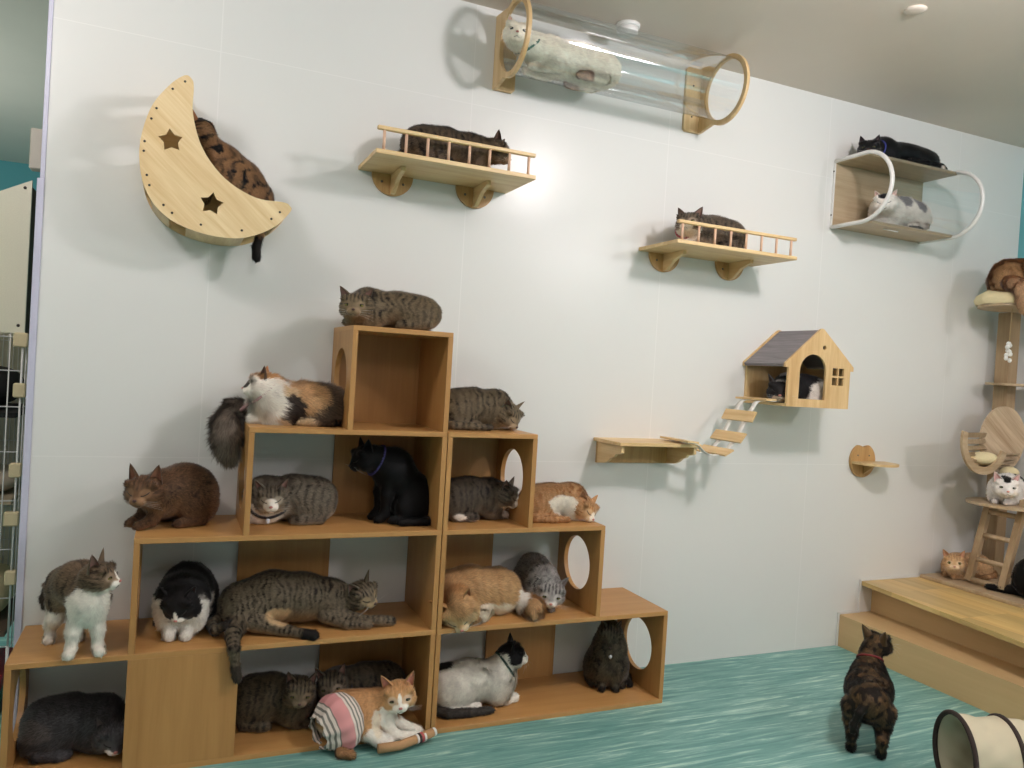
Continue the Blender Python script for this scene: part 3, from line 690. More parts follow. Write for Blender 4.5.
def coat_colors(C, P, N, H, tags, S, hs):
    """C: coat dict. P local points, H head coordinates (fwd,left,up)/hs"""
    n = len(P); base = lin(C['base']); col = np.tile(base, (n, 1))
    nz = vnoise(P, 22, 3.1); nf = vnoise(P, 70, 9.7)
    kind = C.get('kind', 'plain'); dark = lin(C.get('dark', C['base'])); light = lin(C.get('light', C['base']))
    ishead = np.isin(tags, ['H']); isT = np.isin(tags, ['T']); isQ = tags == 'Q'; isL = np.char.startswith(tags.astype(str), 'L')
    ax = C['axis']; lam = C.get('lam', .030)
    if kind in ('tabby', 'ticked'):
        amt = C.get('stripe', .85)
        s = (P-ax[0])@nrm(ax[1]-ax[0])
        w = s+.020*(vnoise(P, 12, 1.3)-.5)+.020*(vnoise(P, 30, 5.3)-.5)*C.get('warp', 1)
        st = .5+.5*np.sin(2*PI*w/lam); st = sstep(.45, .75, st)*(.55+.45*sstep(.35, .6, nz))
        spine = np.exp(-((P@C['side'] - ax[0]@C['side'])/.012)**2)*(N[:, 2] > .5)
        st = np.maximum(st, spine*.8)
        sl = sstep(.35, .7, .5+.5*np.sin(2*PI*S/(lam*.95)+nz*2))
        h = H; hh = np.abs(h[:, 1])
        fm = sstep(.3, .8, .5+.5*np.cos(2*PI*h[:, 1]/.0125))*sstep(.012, .022, h[:, 2])*sstep(-.030, -.01, h[:, 0])
        ck = sstep(.4, .8, .5+.5*np.sin(2*PI*(h[:, 2]+.4*h[:, 0]*0+.25*hh)/.013))*sstep(.022, .030, hh)*sstep(.03, .005, h[:, 2])*(h[:, 0] < .03)
        m = np.where(ishead, np.maximum(fm, ck*.8), np.where(isQ, sl, np.where(isL, mixs(st, sl, sstep(.05, .08, S)), st)))
        m = m*(.45+.75*sstep(.25, .7, vnoise(P, 95, 6.6)))
        col = mix(col, dark, m*amt)
        belly = sstep(.0, -.75, N[:, 2])*(~ishead)*(~isQ)
        col = mix(col, light, belly*.75)
        muz = sstep(1.15, .85, np.linalg.norm((h-np.array([.045, 0, -.014]))/np.array([.024, .024, .016]), axis=1))*ishead
        chin = sstep(-.018, -.032, h[:, 2])*(h[:, 0] > -.01)*ishead
        col = mix(col, light, np.maximum(muz, chin)*.85)
        for sy in (-1, 1):
            e = np.linalg.norm((h-np.array([.036, sy*.021, .006]))/np.array([.02, .015, .013]), axis=1)
            col = mix(col, light, (sstep(1.25, .9, e)*ishead)*.45)
        if isQ.any(): col = mix(col, dark, isQ*sstep(.8, 1.0, S/max(S[isQ].max(), 1e-3))*.8)
    elif kind == 'tortie':
        k_ = C.get('nscale', 1.0); a = vnoise(P, 17*k_, 2.0); b = vnoise(P, 26*k_, 8.0)
        col = mix(col, dark, sstep(.46, .56, a*.65+b*.35)); col = mix(col, light, sstep(.56, .66, vnoise(P, 21*k_, 13.0))*.8*(a < .5))
    for op in C.get('paint', []):
        k = op[0]; c = lin(op[-1]) if len(op[-1]) == 3 else None
        if k == 'h':
            d = np.linalg.norm((H-np.array(op[1]))/np.array(op[2]), axis=1)+(nz-.5)*.35+(nf-.5)*.2
            mk = sstep(1.08, .92, d)*(ishead | (np.linalg.norm(H, axis=1) < .075))
        elif k == 'b':
            d = np.linalg.norm((P-np.array(op[1]))/np.array(op[2]), axis=1)+(nz-.5)*.4+(nf-.5)*.25
            mk = sstep(1.1, .9, d)*(~ishead if len(op) < 5 else 1)
        elif k == 'low':
            mk = sstep(op[1]+.008, op[1]-.008, P[:, 2]+(nz-.5)*.03)*(~ishead)
        elif k == 'under':
            mk = sstep(op[1]+.15, op[1]-.15, N[:, 2]+(nz-.5)*.5)*(~ishead)
        elif k == 'tag':
            mk = (tags == op[1])*sstep(op[2]-.006, op[2]+.006, S+(nz-.5)*.02)
        elif k == 'all':
            mk = np.ones(n)*op[1]
        col = mix(col, c, mk)
    col = col*(.80+.26*nf+.16*vnoise(P, 140, 4.0))[:, None]
    return np.clip(col, 0, 1)

def mat_coat(name, gloss=.55):
    m, nt, b = new_mat(name)
    at = node(nt, 'ShaderNodeAttribute', attribute_name='coat'); nt.links.new(at.outputs['Color'], b.inputs['Base Color'])
    tc = node(nt, 'ShaderNodeTexCoord'); nz = node(nt, 'ShaderNodeTexNoise', Scale=260.0, Detail=2.0); nt.links.new(tc.outputs['Object'], nz.inputs['Vector'])
    bp = node(nt, 'ShaderNodeBump', Strength=.35, Distance=.002); nt.links.new(nz.outputs['Fac'], bp.inputs['Height']); nt.links.new(bp.outputs[0], b.inputs['Normal'])
    b.inputs['Roughness'].default_value = gloss; b.inputs['Specular IOR Level'].default_value = .22
    b.inputs['Sheen Weight'].default_value = .15; b.inputs['Sheen Roughness'].default_value = .4
    return m
M['coat'] = mat_coat('fur_coat', .62)
M['coat_gloss'] = mat_coat('fur_coat_black', .48)
M['pupil'] = plain('pupil', (8, 8, 8), .08)
M['lid'] = plain('eyelid', (26, 20, 18), .5)
M['nose_pink'] = plain('nose_pink', (196, 130, 120), .45)
M['nose_dark'] = plain('nose_dark', (70, 44, 40), .45)
M['whisker'] = plain('whisker', (235, 232, 225), .5)
_eye = {}
def eye_mat(c):
    if c not in _eye: _eye[c] = plain('iris', c, .06, spec=.8)
    return _eye[c]

def raw_obj(name, V, F, mat, parent, cols=None, normals=None, smooth=True):
    me = bpy.data.meshes.new(name); me.from_pydata([tuple(v) for v in V], [], F); me.materials.append(mat)
    if smooth: me.polygons.foreach_set('use_smooth', [True]*len(me.polygons))
    if cols is not None:
        a = me.color_attributes.new('coat', 'FLOAT_COLOR', 'POINT')
        a.data.foreach_set('color', np.concatenate([cols, np.ones((len(cols), 1))], 1).astype(np.float32).ravel())
    if normals is not None: me.normals_split_custom_set_from_vertices([tuple(x) for x in normals])
    me.update(); o = bpy.data.objects.new(name, me); COL.objects.link(o)
    if parent: o.parent = parent
    return o

def head_prims(B, c, Rm, hs, fat=1.0, muz=1.0, long=1.0):
    def w(f, l, u): return c+Rm@(np.array([f, l, u])*hs)
    B.el(w(0, 0, 0), np.array([.045, .044*fat, .038])*hs, Rm, 'H', .02*hs)
    for s in (-1, 1):
        B.el(w(.012, s*.024*fat, -.013), np.array([.024, .023, .021])*hs, Rm, 'H', .016*hs)
        B.el(w(.044, s*.009, -.016), np.array([.0135, .0125, .011])*hs*muz, Rm, 'H', .008*hs)
        B.el(w(.020, s*.030, .026), np.array([.010, .016, .010])*hs*.9, Rm, 'H', .014*hs)
    B.rc(w(.02, 0, .010), w(.050*long, 0, -.006), .016*hs, .0085*hs, 'H', .012*hs)
    B.el(w(.040, 0, -.026), np.array([.012, .012, .009])*hs, Rm, 'H', .008*hs)

def ear_geo(c, Rm, hs, side, back=0.0, out=.38, tall=1.0):
    """closed cupped shell, wrapped around the ear's own axis"""
    base = np.array([-.006-.004*back, side*.0270, .020]); up = nrm([-.08-.45*back, side*out, 1.0])
    fc = nrm(np.array([1.0-.9*back, side*(.55+.8*back), .0])); fc = nrm(fc-up*(fc@up)); wd = np.cross(up, fc)
    nu, nv = 11, 9; Hh = .050*tall; pts = [[], []]
    for layer in (0, 1):
        for j in range(nv):
            v = j/(nv-1); r = .0215*(1-v)**.72+.0012
            r_in = r-.0028*(1-.5*v)
            for i in range(nu):
                a = (-1+2*i/(nu-1))*R(112-18*v); q = r if layer == 0 else max(r_in, .0004)
                # back of the cup stands tall, its rims slope down to the front
                h = v*Hh*(1-.06*(1-math.cos(a)))
                pts[layer].append(base+up*h-fc*(q*math.cos(a)*.62+.004*v)+wd*(q*math.sin(a)))
    P = np.array(pts[0]+pts[1]); nn = nu*nv; F = []
    for j in range(nv-1):
        for i in range(nu-1):
            a = j*nu+i; F.append((a, a+1, a+1+nu, a+nu)); F.append((nn+a, nn+a+nu, nn+a+1+nu, nn+a+1))
    edge = [j*nu for j in range(nv)]; edge2 = [j*nu+nu-1 for j in range(nv)]
    for e in (edge, edge2):
        for a, b in zip(e[:-1], e[1:]): F.append((a, b, nn+b, nn+a))
    t = (nv-1)*nu; F += [(t+i, t+i+1, nn+t+i+1, nn+t+i) for i in range(nu-1)]
    inner = np.array([0]*nn+[1]*nn, float)
    rim = np.array([max(abs(-1+2*(k % nn % nu)/(nu-1))**4, (((k % nn)//nu)/(nv-1))**2*.8) for k in range(2*nn)])
    N = np.array([ (-fc*math.cos((-1+2*(k % nn % nu)/(nu-1))*R(105))+wd*math.sin((-1+2*(k % nn % nu)/(nu-1))*R(105)))*(1 if k < nn else -1) for k in range(2*nn)])
    return c+(P*hs)@Rm.T, F, inner, rim, N@Rm.T

def make_cat(loc, heading, B, head, coat, label, s=1.2, fur=.010, fluff=0.0, eyes='closed', eye_col=(150, 140, 60), nose='nose_pink', ears=(0, 0), ear_out=.38,
             ear_col=(138, 106, 96), collar=None, bell=None, vx=.0045, whisk=True, gloss=False, extra=None, group=None, ear_tall=1.0, fat=1.0, hs=1.0, furlen=None, earcoat=None, mouth=True):
    """B: Body in the local frame (x forward, y left, z up, unscaled); head: (pos, yaw, pitch, roll) local"""
    root = empty('cat', loc, label, 'cat', group)
    Hc = np.array(head[0], float)*s; Rm = rotm(*head[1:4]); hs = s*hs
    for i, p in enumerate(B.pr):
        p = list(p); p[1] = p[1]*s; p[2] = p[2]*s if p[0] == 'c' else p[2]*s
        if p[0] == 'c': p[3] *= s; p[4] *= s
        p[6] *= s; p[7] *= s; p[8] *= s; B.pr[i] = tuple(p)
    head_prims(B, Hc, Rm, hs, fat)
    V, Q = B.mesh(vx)
    # floor clamp keeps the belly flat on what carries it
    cl = coat.get('clamp', True); ledge = coat.get('ledge')   # ledge: (function of x, y -> on the board, lowest z in front of it)
    if cl:
        on = np.ones(len(V), bool) if ledge is None else ledge[0](V[:, 0]/s, V[:, 1]/s)
        low = (V[:, 2] < .0012) & on; V[low, 2] = .0012
        if ledge is not None: low = (V[:, 2] < ledge[1]) & ~on; V[low, 2] = ledge[1]
    flat_ = cl and ledge is None
    tags, S, G = B.classify(V)
    e = .002; N = np.stack([B.field(V+np.eye(3)[i]*e)-B.field(V-np.eye(3)[i]*e) for i in range(3)], 1)
    N /= np.maximum(np.linalg.norm(N, axis=1, keepdims=True), 1e-6)
    H = ((V-Hc)@Rm)/hs
    C = dict(coat); ax = [np.array(a, float)*s for a in C.get('axis', ((-.12, 0, .08), (.12, 0, .08)))]; C['axis'] = ax
    C['side'] = nrm(np.cross(nrm(ax[1]-ax[0]), [0, 0, 1]) if abs(nrm(ax[1]-ax[0])[2]) < .9 else [0, 1, 0])
    C['lam'] = C.get('lam', .030)*s
    C['paint'] = [(o[0], tuple(np.array(o[1])*s), tuple(np.array(o[2])*s))+tuple(o[3:]) if o[0] == 'b' else ((o[0], o[1]*s)+tuple(o[2:]) if o[0] == 'low' else ((o[0], o[1], o[2]*s)+tuple(o[3:]) if o[0] == 'tag' else o)) for o in C.get('paint', [])]
    col = coat_colors(C, V, N, H, tags, S, hs)
    Vs, Fs, Cs, Ns = [V], [tuple(q) for q in Q.tolist()], [col], [N]
    nv = len(V)
    # ears
    for k, side in enumerate((1, -1)):
        P, F, inner, rim, EN = ear_geo(Hc, Rm, hs, side, ears[k], ear_out, ear_tall)
        ec = lin(earcoat[k]) if earcoat else None
        if ec is None:
            d = np.linalg.norm(V-(Hc+Rm@(np.array([-.012, side*.026, .036])*hs)), axis=1); ec = col[d.argsort()[:160]].mean(0)*1.1
        cc = ec[None]*(1-inner[:, None])+inner[:, None]*(lin(ear_col)[None]*(1-rim[:, None])+ec[None]*rim[:, None])
        Vs.append(P); Cs.append(np.clip(cc*(.85+.3*_rs.rand(len(P), 1)), 0, 1)); Fs += [tuple(i+nv for i in f) for f in F]
        Ns.append(EN); nv += len(P)
    # fur: thin tufts growing from the skin, laid back
    rs = np.random.RandomState(len(label))
    dens = 1.5+1.3*(fluff > 0); cnt = int(len(V)*dens); idx = rs.randint(0, len(V), cnt)
    hd = np.isin(tags[idx], ['H']); keep = ~(hd & (H[idx, 0] > .030)) & ((V[idx, 2] > .004*s) | (not flat_)); idx = idx[keep]; hd = hd[keep]
    n = len(idx); p = V[idx]+rs.normal(0, .0015, (n, 3)); nn = N[idx]
    bf = nrm(ax[0]-ax[1])
    flow = np.where(hd[:, None], -Rm[:, 0][None]+(-.2)*Rm[:, 2][None], bf[None]+np.array([0, 0, -.35])[None])
    limb = ~np.isin(tags[idx], ['H', 'T']); flow = np.where(limb[:, None], G[idx]+np.array([0, 0, -.05]), flow)
    flow = flow-nn*np.sum(flow*nn, 1, keepdims=True); flow /= np.maximum(np.linalg.norm(flow, axis=1, keepdims=True), 1e-5)
    ln = fur*(.6+.8*rs.rand(n))
    if fluff:
        fl = fluff*np.where(hd, .35, 1.0)*np.where(np.char.startswith(tags[idx].astype(str), 'L'), .35, 1.0)
        if furlen is not None: fl = fl*furlen(V[idx]/s, H[idx], tags[idx])
        ln = ln+fl*(.3+.9*rs.rand(n))
    clump = vnoise(p, 60, 2.2)[:, None]-.5
    dr = flow*.95+nn*(.42+.25*rs.rand(n, 1))+rs.normal(0, .16, (n, 3))+np.stack([vnoise(p, 35, 1)-.5, vnoise(p, 35, 7)-.5, vnoise(p, 35, 11)-.5], 1)*.9*(1 if fluff else .4)
    dr /= np.linalg.norm(dr, axis=1, keepdims=True)
    wd = np.cross(dr, nn); wd /= np.maximum(np.linalg.norm(wd, axis=1, keepdims=True), 1e-5)
    wr = (.0013+.0007*rs.rand(n, 1))*(1.0+.6*(fluff > 0)); root_p = p-nn*.0012
    tip = root_p+dr*ln[:, None]
    if fluff: tip[:, 2] -= ln*ln*4; tip[:, 2] = np.maximum(tip[:, 2], .003 if flat_ else -9)
    T = np.stack([root_p-wd*wr, root_p+wd*wr, tip], 1).reshape(-1, 3)
    lu = np.clip(col[idx].mean(1, keepdims=True)*1.3, 0, 1); fc = col[idx]*mixs(.55+.95*rs.rand(n, 1)**1.3, .90+.22*rs.rand(n, 1), lu); fc = np.repeat(fc, 3, 0); fc[2::3] *= 1.08
    Vs.append(T); Cs.append(np.clip(fc, 0, 1)); Ns.append(np.repeat(nn, 3, 0)); Fs += [(nv+3*i, nv+3*i+1, nv+3*i+2) for i in range(n)]
    A = rotm(heading, 0)
    VV = np.concatenate(Vs)@A.T; NN = np.concatenate(Ns)@A.T
    for k_, f in enumerate(Fs[len(Q):len(Q)+4*220], len(Q)):      # wind the ear faces along their normals
        if len(f) != 4: break
        g_ = np.cross(VV[f[2]]-VV[f[0]], VV[f[3]]-VV[f[1]])
        if g_@NN[list(f)].mean(0) < 0: Fs[k_] = f[::-1]
    raw_obj('body', VV, Fs, M['coat_gloss' if gloss else 'coat'], root, np.concatenate(Cs), NN)
    # face
    def hw(f, l, u): return Hc+Rm@(np.array([f, l, u])*hs)
    def loc2(x): return Vector(A@np.asarray(x))
    Rw = A@Rm; Mr = Matrix(((Rw[0, 0], Rw[0, 1], Rw[0, 2]), (Rw[1, 0], Rw[1, 1], Rw[1, 2]), (Rw[2, 0], Rw[2, 1], Rw[2, 2])))
    def child(mb, name, mat, par=root):
        bmesh.ops.recalc_face_normals(mb.bm, faces=mb.bm.faces)
        me = bpy.data.meshes.new(name); mb.bm.to_mesh(me); mb.bm.free(); me.materials.append(mat)
        o = bpy.data.objects.new(name, me); COL.objects.link(o); o.parent = par; return o
    if eyes:
        for sd in (1, -1):
            if eyes in ('open', 'squint'):
                q = B.trace(hw(.085, sd*.0215, .0055), -Rm[:, 0]); q = q-Rm@(np.array([.0052, 0, 0])*hs)
                hh = .0070 if eyes == 'open' else .0040
                ey = child(MB().ell(loc2(q), (.0082*hs, .0098*hs, hh*hs), 14, 10, Mr @ Matrix.Rotation(R(-14*sd), 3, 'X')), 'eye', eye_mat(eye_col))
                q2 = q+Rm@(np.array([.0052, -sd*.0002, 0])*hs)
                child(MB().ell(loc2(q2), (.0036*hs, .0034*hs, hh*.85*hs), 10, 8, Mr), 'pupil', M['pupil'], ey)
                pts = [loc2(q+Rm@(np.array([.0050, a*.0102, (hh+.0006)*math.sqrt(max(0, 1-a*a))+sd*a*.002])*hs)) for a in (-1, -.6, 0, .6, 1)]
                child(MB().tube(pts, .0011*hs, 6), 'eyelid', M['lid'])
            else:
                pts = []
                for a in (-1, -.5, 0, .5, 1):
                    l = sd*(.0215+.0095*a); u = .006+.0035*a-(1-a*a)*.003*(1 if eyes == 'closed' else -1)
                    pts.append(loc2(B.trace(hw(.085, l, u), -Rm[:, 0])))
                child(MB().tube(pts, .0013*hs, 6), 'closed_eye', M['lid'])
    q = B.trace(hw(.095, 0, -.0065), -Rm[:, 0])
    child(MB().ell(loc2(q-Rm@(np.array([.001, 0, 0])*hs)), (.0042*hs, .0062*hs, .0042*hs), 12, 8, Mr), 'nose', M[nose])
    if mouth:
        pts = [loc2(B.trace(hw(.095, l, u), -Rm[:, 0])) for l, u in ((.011, -.024), (.006, -.0245), (0, -.019), (-.006, -.0245), (-.011, -.024))]
        child(MB().tube(pts, .0008*hs, 5), 'mouth', M['lid'])
    if whisk:
        mb = MB()
        for sd in (1, -1):
            for k in range(4):
                a = hw(.047, sd*.014, -.014-.003*k); b_ = a+Rm@(np.array([.012-.010*k, sd*.050, .008-.010*k])*hs)
                mb.tube([loc2(a), loc2((a+b_)/2+Rm@(np.array([.003, 0, .002])*hs)), loc2(b_)], [.00032, .00028, .00012], 4)
        child(mb, 'whiskers', M['whisker'])
    if collar:
        cp, cax, cr, cc = collar       # centre, axis, radius (local unscaled), colour
        cp = np.array(cp)*s; cax = nrm(cax); r1 = nrm(np.cross(cax, [0.3, 1, .2])); r2_ = np.cross(cax, r1); ring = []
        for a in range(0, 360, 12):
            d = r1*math.cos(R(a))+r2_*math.sin(R(a)); o_ = cp+d*.14; 
            # march inwards until the fur is met
            x = B.trace(o_, -d, 60)
            if np.linalg.norm(x-cp) > cr*s: x = cp+d*cr*s
            ring.append(loc2(x+d*.0035))
        co = child(MB().tube(ring, .0048*s, 6, True), 'collar', plain('collar', cc, .6))
        if bell:
            j = min(ring, key=lambda v: v.z); jj = ring[bell[1]] if len(bell) > 1 else j
            child(MB().ell(jj+Vector((0, 0, -.012)), (.009, .009, .012), 12, 8), 'tag', plain('tag', bell[0], .3), co)
    if extra: extra(root, B, A, s, child, loc2)
    return root
WHT = (226, 220, 208)

# body templates (unscaled, metres of a medium cat) ------------------------------
def loaf(L=1.0, Wd=1.0, Hh=1.0, tail='left', neck=(.155, 0, .125), paws=True, bend=0.0, nr=(.060, .042), hump=1.0):
    B = Body()
    B.el((.075*L, bend*.2, .078*Hh), (.085*L, .066*Wd, .072*Hh)); B.el((-.015*L, 0, .088*Hh), (.10*L, .074*Wd, .080*Hh*hump))
    B.el((-.095*L, -bend*.2, .080*Hh), (.080*L, .074*Wd, .078*Hh))
    for s in (-1, 1):
        B.el((-.080*L, s*.052*Wd, .055*Hh), (.066, .032, .052*Hh), ch='T', k=.02)
        B.chain([(-.10*L, s*.068*Wd, .020, .020), (-.035*L, s*.070*Wd, .016, .016), (-.01*L, s*.066*Wd, .014, .014)], 'L', .012)
        B.el((.085*L, s*.045, .055*Hh), (.045, .026, .050), k=.02)
        if paws: B.chain([(.085*L, s*.046, .040, .024), (.11*L, s*.036, .018, .018), (.155*L, s*.026, .014, .0150)], 'LF', .012)
    B.rc((.095*L, bend*.3, .095*Hh), neck, nr[0], nr[1], 'T', .03)
    if tail:
        t = 1 if tail == 'left' else -1
        B.chain([(-.165*L, 0, .03, .018), (-.175*L, t*.05, .018, .016), (-.13*L, t*.088*Wd, .015, .015), (-.05*L, t*.100*Wd, .014, .013), (.03*L, t*.096*Wd, .012, .011)], 'Q', .008)
    return B
def sitting(lean=0.0, tail=1):
    B = Body()
    B.el((-.055, 0, .075), (.085, .074, .078)); B.rc((-.045, 0, .09), (.035+lean, 0, .19), .074, .056, 'T', .03); B.el((.045+lean, 0, .17), (.048, .050, .065))
    for s in (-1, 1):
        B.el((-.025, s*.058, .055), (.060, .034, .056), k=.02); B.chain([(-.02, s*.066, .02, .02), (.045, s*.062, .014, .015)], 'LH', .012)
        B.chain([(.05+lean, s*.036, .17, .030), (.062+lean, s*.034, .10, .020), (.065+lean, s*.030, .03, .0145), (.085+lean, s*.030, .014, .016)], 'LF', .014)
    B.rc((.045+lean, 0, .205), (.065+lean, 0, .265), .048, .040, 'T', .03)
    if tail: B.chain([(-.12, 0, .03, .018), (-.13, tail*.06, .015, .015), (-.06, tail*.105, .014, .014), (.03, tail*.10, .013, .012)], 'Q', .008)
    return B

def standing(fat=1.0):
    B = Body()
    B.chain([(-.13, 0, .200, .062*fat), (0, 0, .195, .072*fat), (.115, 0, .205, .062*fat)], 'T', .03)
    B.el((.12, 0, .19), (.06, .056*fat, .07)); B.el((-.13, 0, .185), (.062, .062*fat, .068))
    for s in (-1, 1):
        B.chain([(.125, s*.038*fat, .17, .036), (.118, s*.040*fat, .10, .021), (.125, s*.038*fat, .030, .015), (.143, s*.038*fat, .014, .017)], 'LF', .014)
        B.chain([(-.125, s*.042*fat, .16, .050), (-.105, s*.048*fat, .105, .030), (-.165, s*.046*fat, .072, .018), (-.150, s*.046*fat, .020, .0145), (-.130, s*.046*fat, .014, .017)], 'LH', .014)
    B.rc((.13, 0, .225), (.175, 0, .285), .048, .040, 'T', .03)
    return B
def cat_at(loc, heading, head, coat, label, s=1.2, body=None, hy=0.0, **kw):
    """loafing cat: head = (world x, y, z, world yaw, pitch, roll)"""
    A = rotm(heading, 0); o = (np.array(head[:3])-np.array(loc))@A/s
    hl = (tuple(o), head[3]-heading, head[4], head[5])
    bk = {k: kw.pop(k) for k in ('L', 'Wd', 'Hh', 'tail', 'paws', 'hump', 'bend') if k in kw}
    back = rotm(hl[1], hl[2])@np.array([-.018, 0, -.012])
    B = body(o) if body else loaf(neck=tuple(o+back), **bk)
    return make_cat(loc, heading, B, hl, coat, label, s, **kw)

def tab(base, dark, light, **k): return dict(kind='tabby', base=base, dark=dark, light=light, **k)
CATS = 'cats of the room'
# 1 on the topmost box
cat_at((-.212, .17, Z4), 180, (-.385, .10, 1.722, -108, -10, 0), tab((108, 94, 72), (34, 29, 23), (146, 124, 96), lam=.024, warp=2.2),
       'brown tabby cat loafing on top of the highest box, looking at the camera', L=.97, Hh=.80, eyes='squint', eye_col=(120, 120, 60), nose='nose_dark', ears=(.15, .15), ear_out=.75, tail=None, fur=.009)
# 2 long haired calico
def b(o):
    B = loaf(neck=tuple(o+np.array([-.02, 0, -.02])), L=.92, Hh=.82, Wd=1.05, tail=None, nr=(.07, .055))
    B.chain([(-.14, -.08, .03, .022), (.0, -.115, .022, .022), (.12, -.115, .03, .026), (.195, -.075, .035, .030), (.222, -.02, .0, .034), (.222, .0, -.045, .036), (.216, .0, -.080, .030), (.212, .0, -.100, .018)], 'Q', .01)
    return B
cat_at((-.565, .20, Z3), 180, (-.715, .165, 1.385, 168, -4, 0), dict(base=(206, 178, 140), dark=(70, 58, 50), ledge=(lambda x, y: x < .168, -.5), paint=[
    ('b', (-.10, 0, .08), (.11, .12, .12), (88, 72, 58)), ('b', (-.02, .06, .10), (.05, .06, .05), (196, 156, 112)), ('b', (.05, .07, .06), (.045, .05, .05), (60, 50, 44)), ('b', (.03, 0, .15), (.06, .06, .05), (192, 152, 110)),
    ('b', (.13, .04, .07), (.075, .09, .085), (240, 234, 222)), ('tag', 'Q', .0, (122, 110, 98)),
    ('h', (.0, 0, -.01), (.07, .07, .06), (238, 230, 218)), ('h', (-.01, 0, .032), (.05, .05, .022), (188, 142, 96)), ('h', (.045, 0, .015), (.03, .03, .02), (62, 54, 48))]),
    'long-haired calico cat with a fluffy grey tail hanging over the box corner', body=b, fluff=.026, fur=.01, eyes='closed', earcoat=((90, 70, 56), (170, 120, 84)), ear_out=.45, furlen=lambda P, H, t: np.where(t == 'Q', 1.35, 1.0),
    collar=((.12, 0, .10), (.7, 0, .7), .085, (190, 150, 150)))
# 3 rusty brown
def b(o):
    B = Body()
    B.el((-.03, 0, .115), (.100, .078, .092)); B.el((-.075, 0, .09), (.07, .078, .085)); B.el((.05, 0, .10), (.06, .062, .075))
    for s in (-1, 1):
        B.el((-.055, s*.055, .065), (.066, .034, .062), k=.02); B.chain([(-.06, s*.066, .02, .02), (.02, s*.064, .015, .016)], 'LH', .012)
        B.chain([(.07, s*.040, .08, .030), (.095, s*.034, .03, .018), (.135, s*.028, .014, .016)], 'LF', .012)
    B.rc((.05, 0, .12), tuple(o+np.array([-.02, 0, -.018])), .062, .044, 'T', .03)
    B.chain([(-.13, 0, .03, .018), (-.12, -.06, .016, .015), (-.04, -.09, .014, .013)], 'Q', .01)
    return B
cat_at((-1.000, .235, Z2), 208, (-1.108, .145, .985, -113, -16, 0), tab((100, 72, 50), (40, 29, 22), (150, 114, 84), lam=.014, warp=4.5, stripe=.6),
       'rusty brown short-haired cat with half-closed eyes on the left end of the third tier', body=b, s=1.12, hs=1.16, eyes='closed', nose='nose_dark', ear_col=(150, 104, 82), ear_tall=1.12, ears=(0, 0), ear_out=.3)
# 4 black and white crouching
def b(o):
    B = loaf(neck=tuple(o+np.array([-.02, 0, .0])), L=.72, Hh=1.22, Wd=1.05, tail=None, paws=False, nr=(.07, .05))
    for s in (-1, 1): B.chain([(.06, s*.040, .08, .034), (.085, s*.030, .035, .02), (.115, s*.024, .014, .0175)], 'LF', .012)
    return B
cat_at((-.945, .245, Z1), -100, (-.962, .125, .565, -112, -40, 8), dict(base=(24, 22, 23), clamp=True, paint=[
    ('b', (.085, 0, .06), (.075, .12, .085), (232, 226, 216)), ('b', (.02, .09, .08), (.04, .035, .05), (222, 216, 206)), ('tag', 'LF', .0, (236, 230, 220)),
    ('b', (.04, 0, .165), (.12, .085, .055), (22, 20, 21)), ('b', (-.06, 0, .08), (.07, .12, .12), (22, 20, 21)), ('h', (.058, 0, -.020), (.028, .022, .018), (236, 228, 218)), ('h', (.05, 0, .0), (.016, .006, .02), (232, 226, 216))]),
    'black and white cat crouching head down in the second tier', body=b, s=1.2, ears=(.6, .6), ear_out=1.0, eyes='closed', ear_col=(90, 60, 56), fluff=.008, nose='nose_pink')
# 5 standing white and tabby
B = Body()
B.chain([(.040, -.045, .185, .060), (.0, .03, .225, .072), (-.045, .095, .205, .066)], 'T', .03)
B.el((.038, -.055, .165), (.060, .056, .070)); B.el((-.04, .09, .17), (.062, .060, .07))
B.chain([(.010, -.060, .15, .036), (-.002, -.072, .085, .022), (-.006, -.082, .025, .016), (-.010, -.100, .015, .019)], 'LF', .014)
B.chain([(.060, -.050, .15, .036), (.072, -.062, .085, .022), (.075, -.068, .025, .016), (.082, -.090, .015, .019)], 'LF', .014)
B.chain([(-.065, .085, .14, .045), (-.075, .070, .09, .026), (-.090, .100, .06, .018), (-.088, .088, .022, .015), (-.090, .070, .014, .018)], 'LH', .014)
B.chain([(-.01, .100, .14, .045), (-.0, .080, .09, .026), (-.0, .110, .06, .018), (.002, .098, .022, .015), (.004, .080, .014, .018)], 'LH', .014)
B.rc((.040, -.050, .205), (.055, -.060, .262), .056, .046, 'T', .03)
B.chain([(-.075, .135, .215, .018), (-.108, .150, .185, .016), (-.118, .14, .145, .015), (-.112, .13, .12, .013)], 'Q', .01)
make_cat((-1.30, .10, Z1), 0, B, ((.068, -.072, .274), -16, -6, 0), tab((112, 94, 74), (44, 36, 30), (170, 150, 128), lam=.030, axis=((-.05, .1, .2), (.04, -.05, .2)), paint=[
    ('b', (.045, -.095, .17), (.075, .075, .075), (238, 232, 220)), ('low', .125, (238, 232, 220)), ('b', (-.075, .12, .13), (.04, .06, .06), (228, 220, 208)), ('tag', 'LF', .03, (240, 234, 222)), ('tag', 'LH', .05, (236, 230, 218)),
    ('b', (.06, -.075, .225), (.06, .05, .03), (236, 230, 218)), ('h', (.050, 0, -.018), (.022, .024, .018), (240, 234, 224)), ('h', (.048, 0, .004), (.02, .006, .02), (240, 234, 224)), ('h', (.01, 0, -.036), (.04, .04, .014), (238, 232, 220)), ('tag', 'Q', .05, (60, 50, 42))]),
    'white cat with a brown tabby back standing on the lowest tier at the far left', s=1.0, hs=1.2, eyes='squint', eye_col=(120, 110, 60), ears=(0, 0), ear_out=.35, ear_tall=1.1)
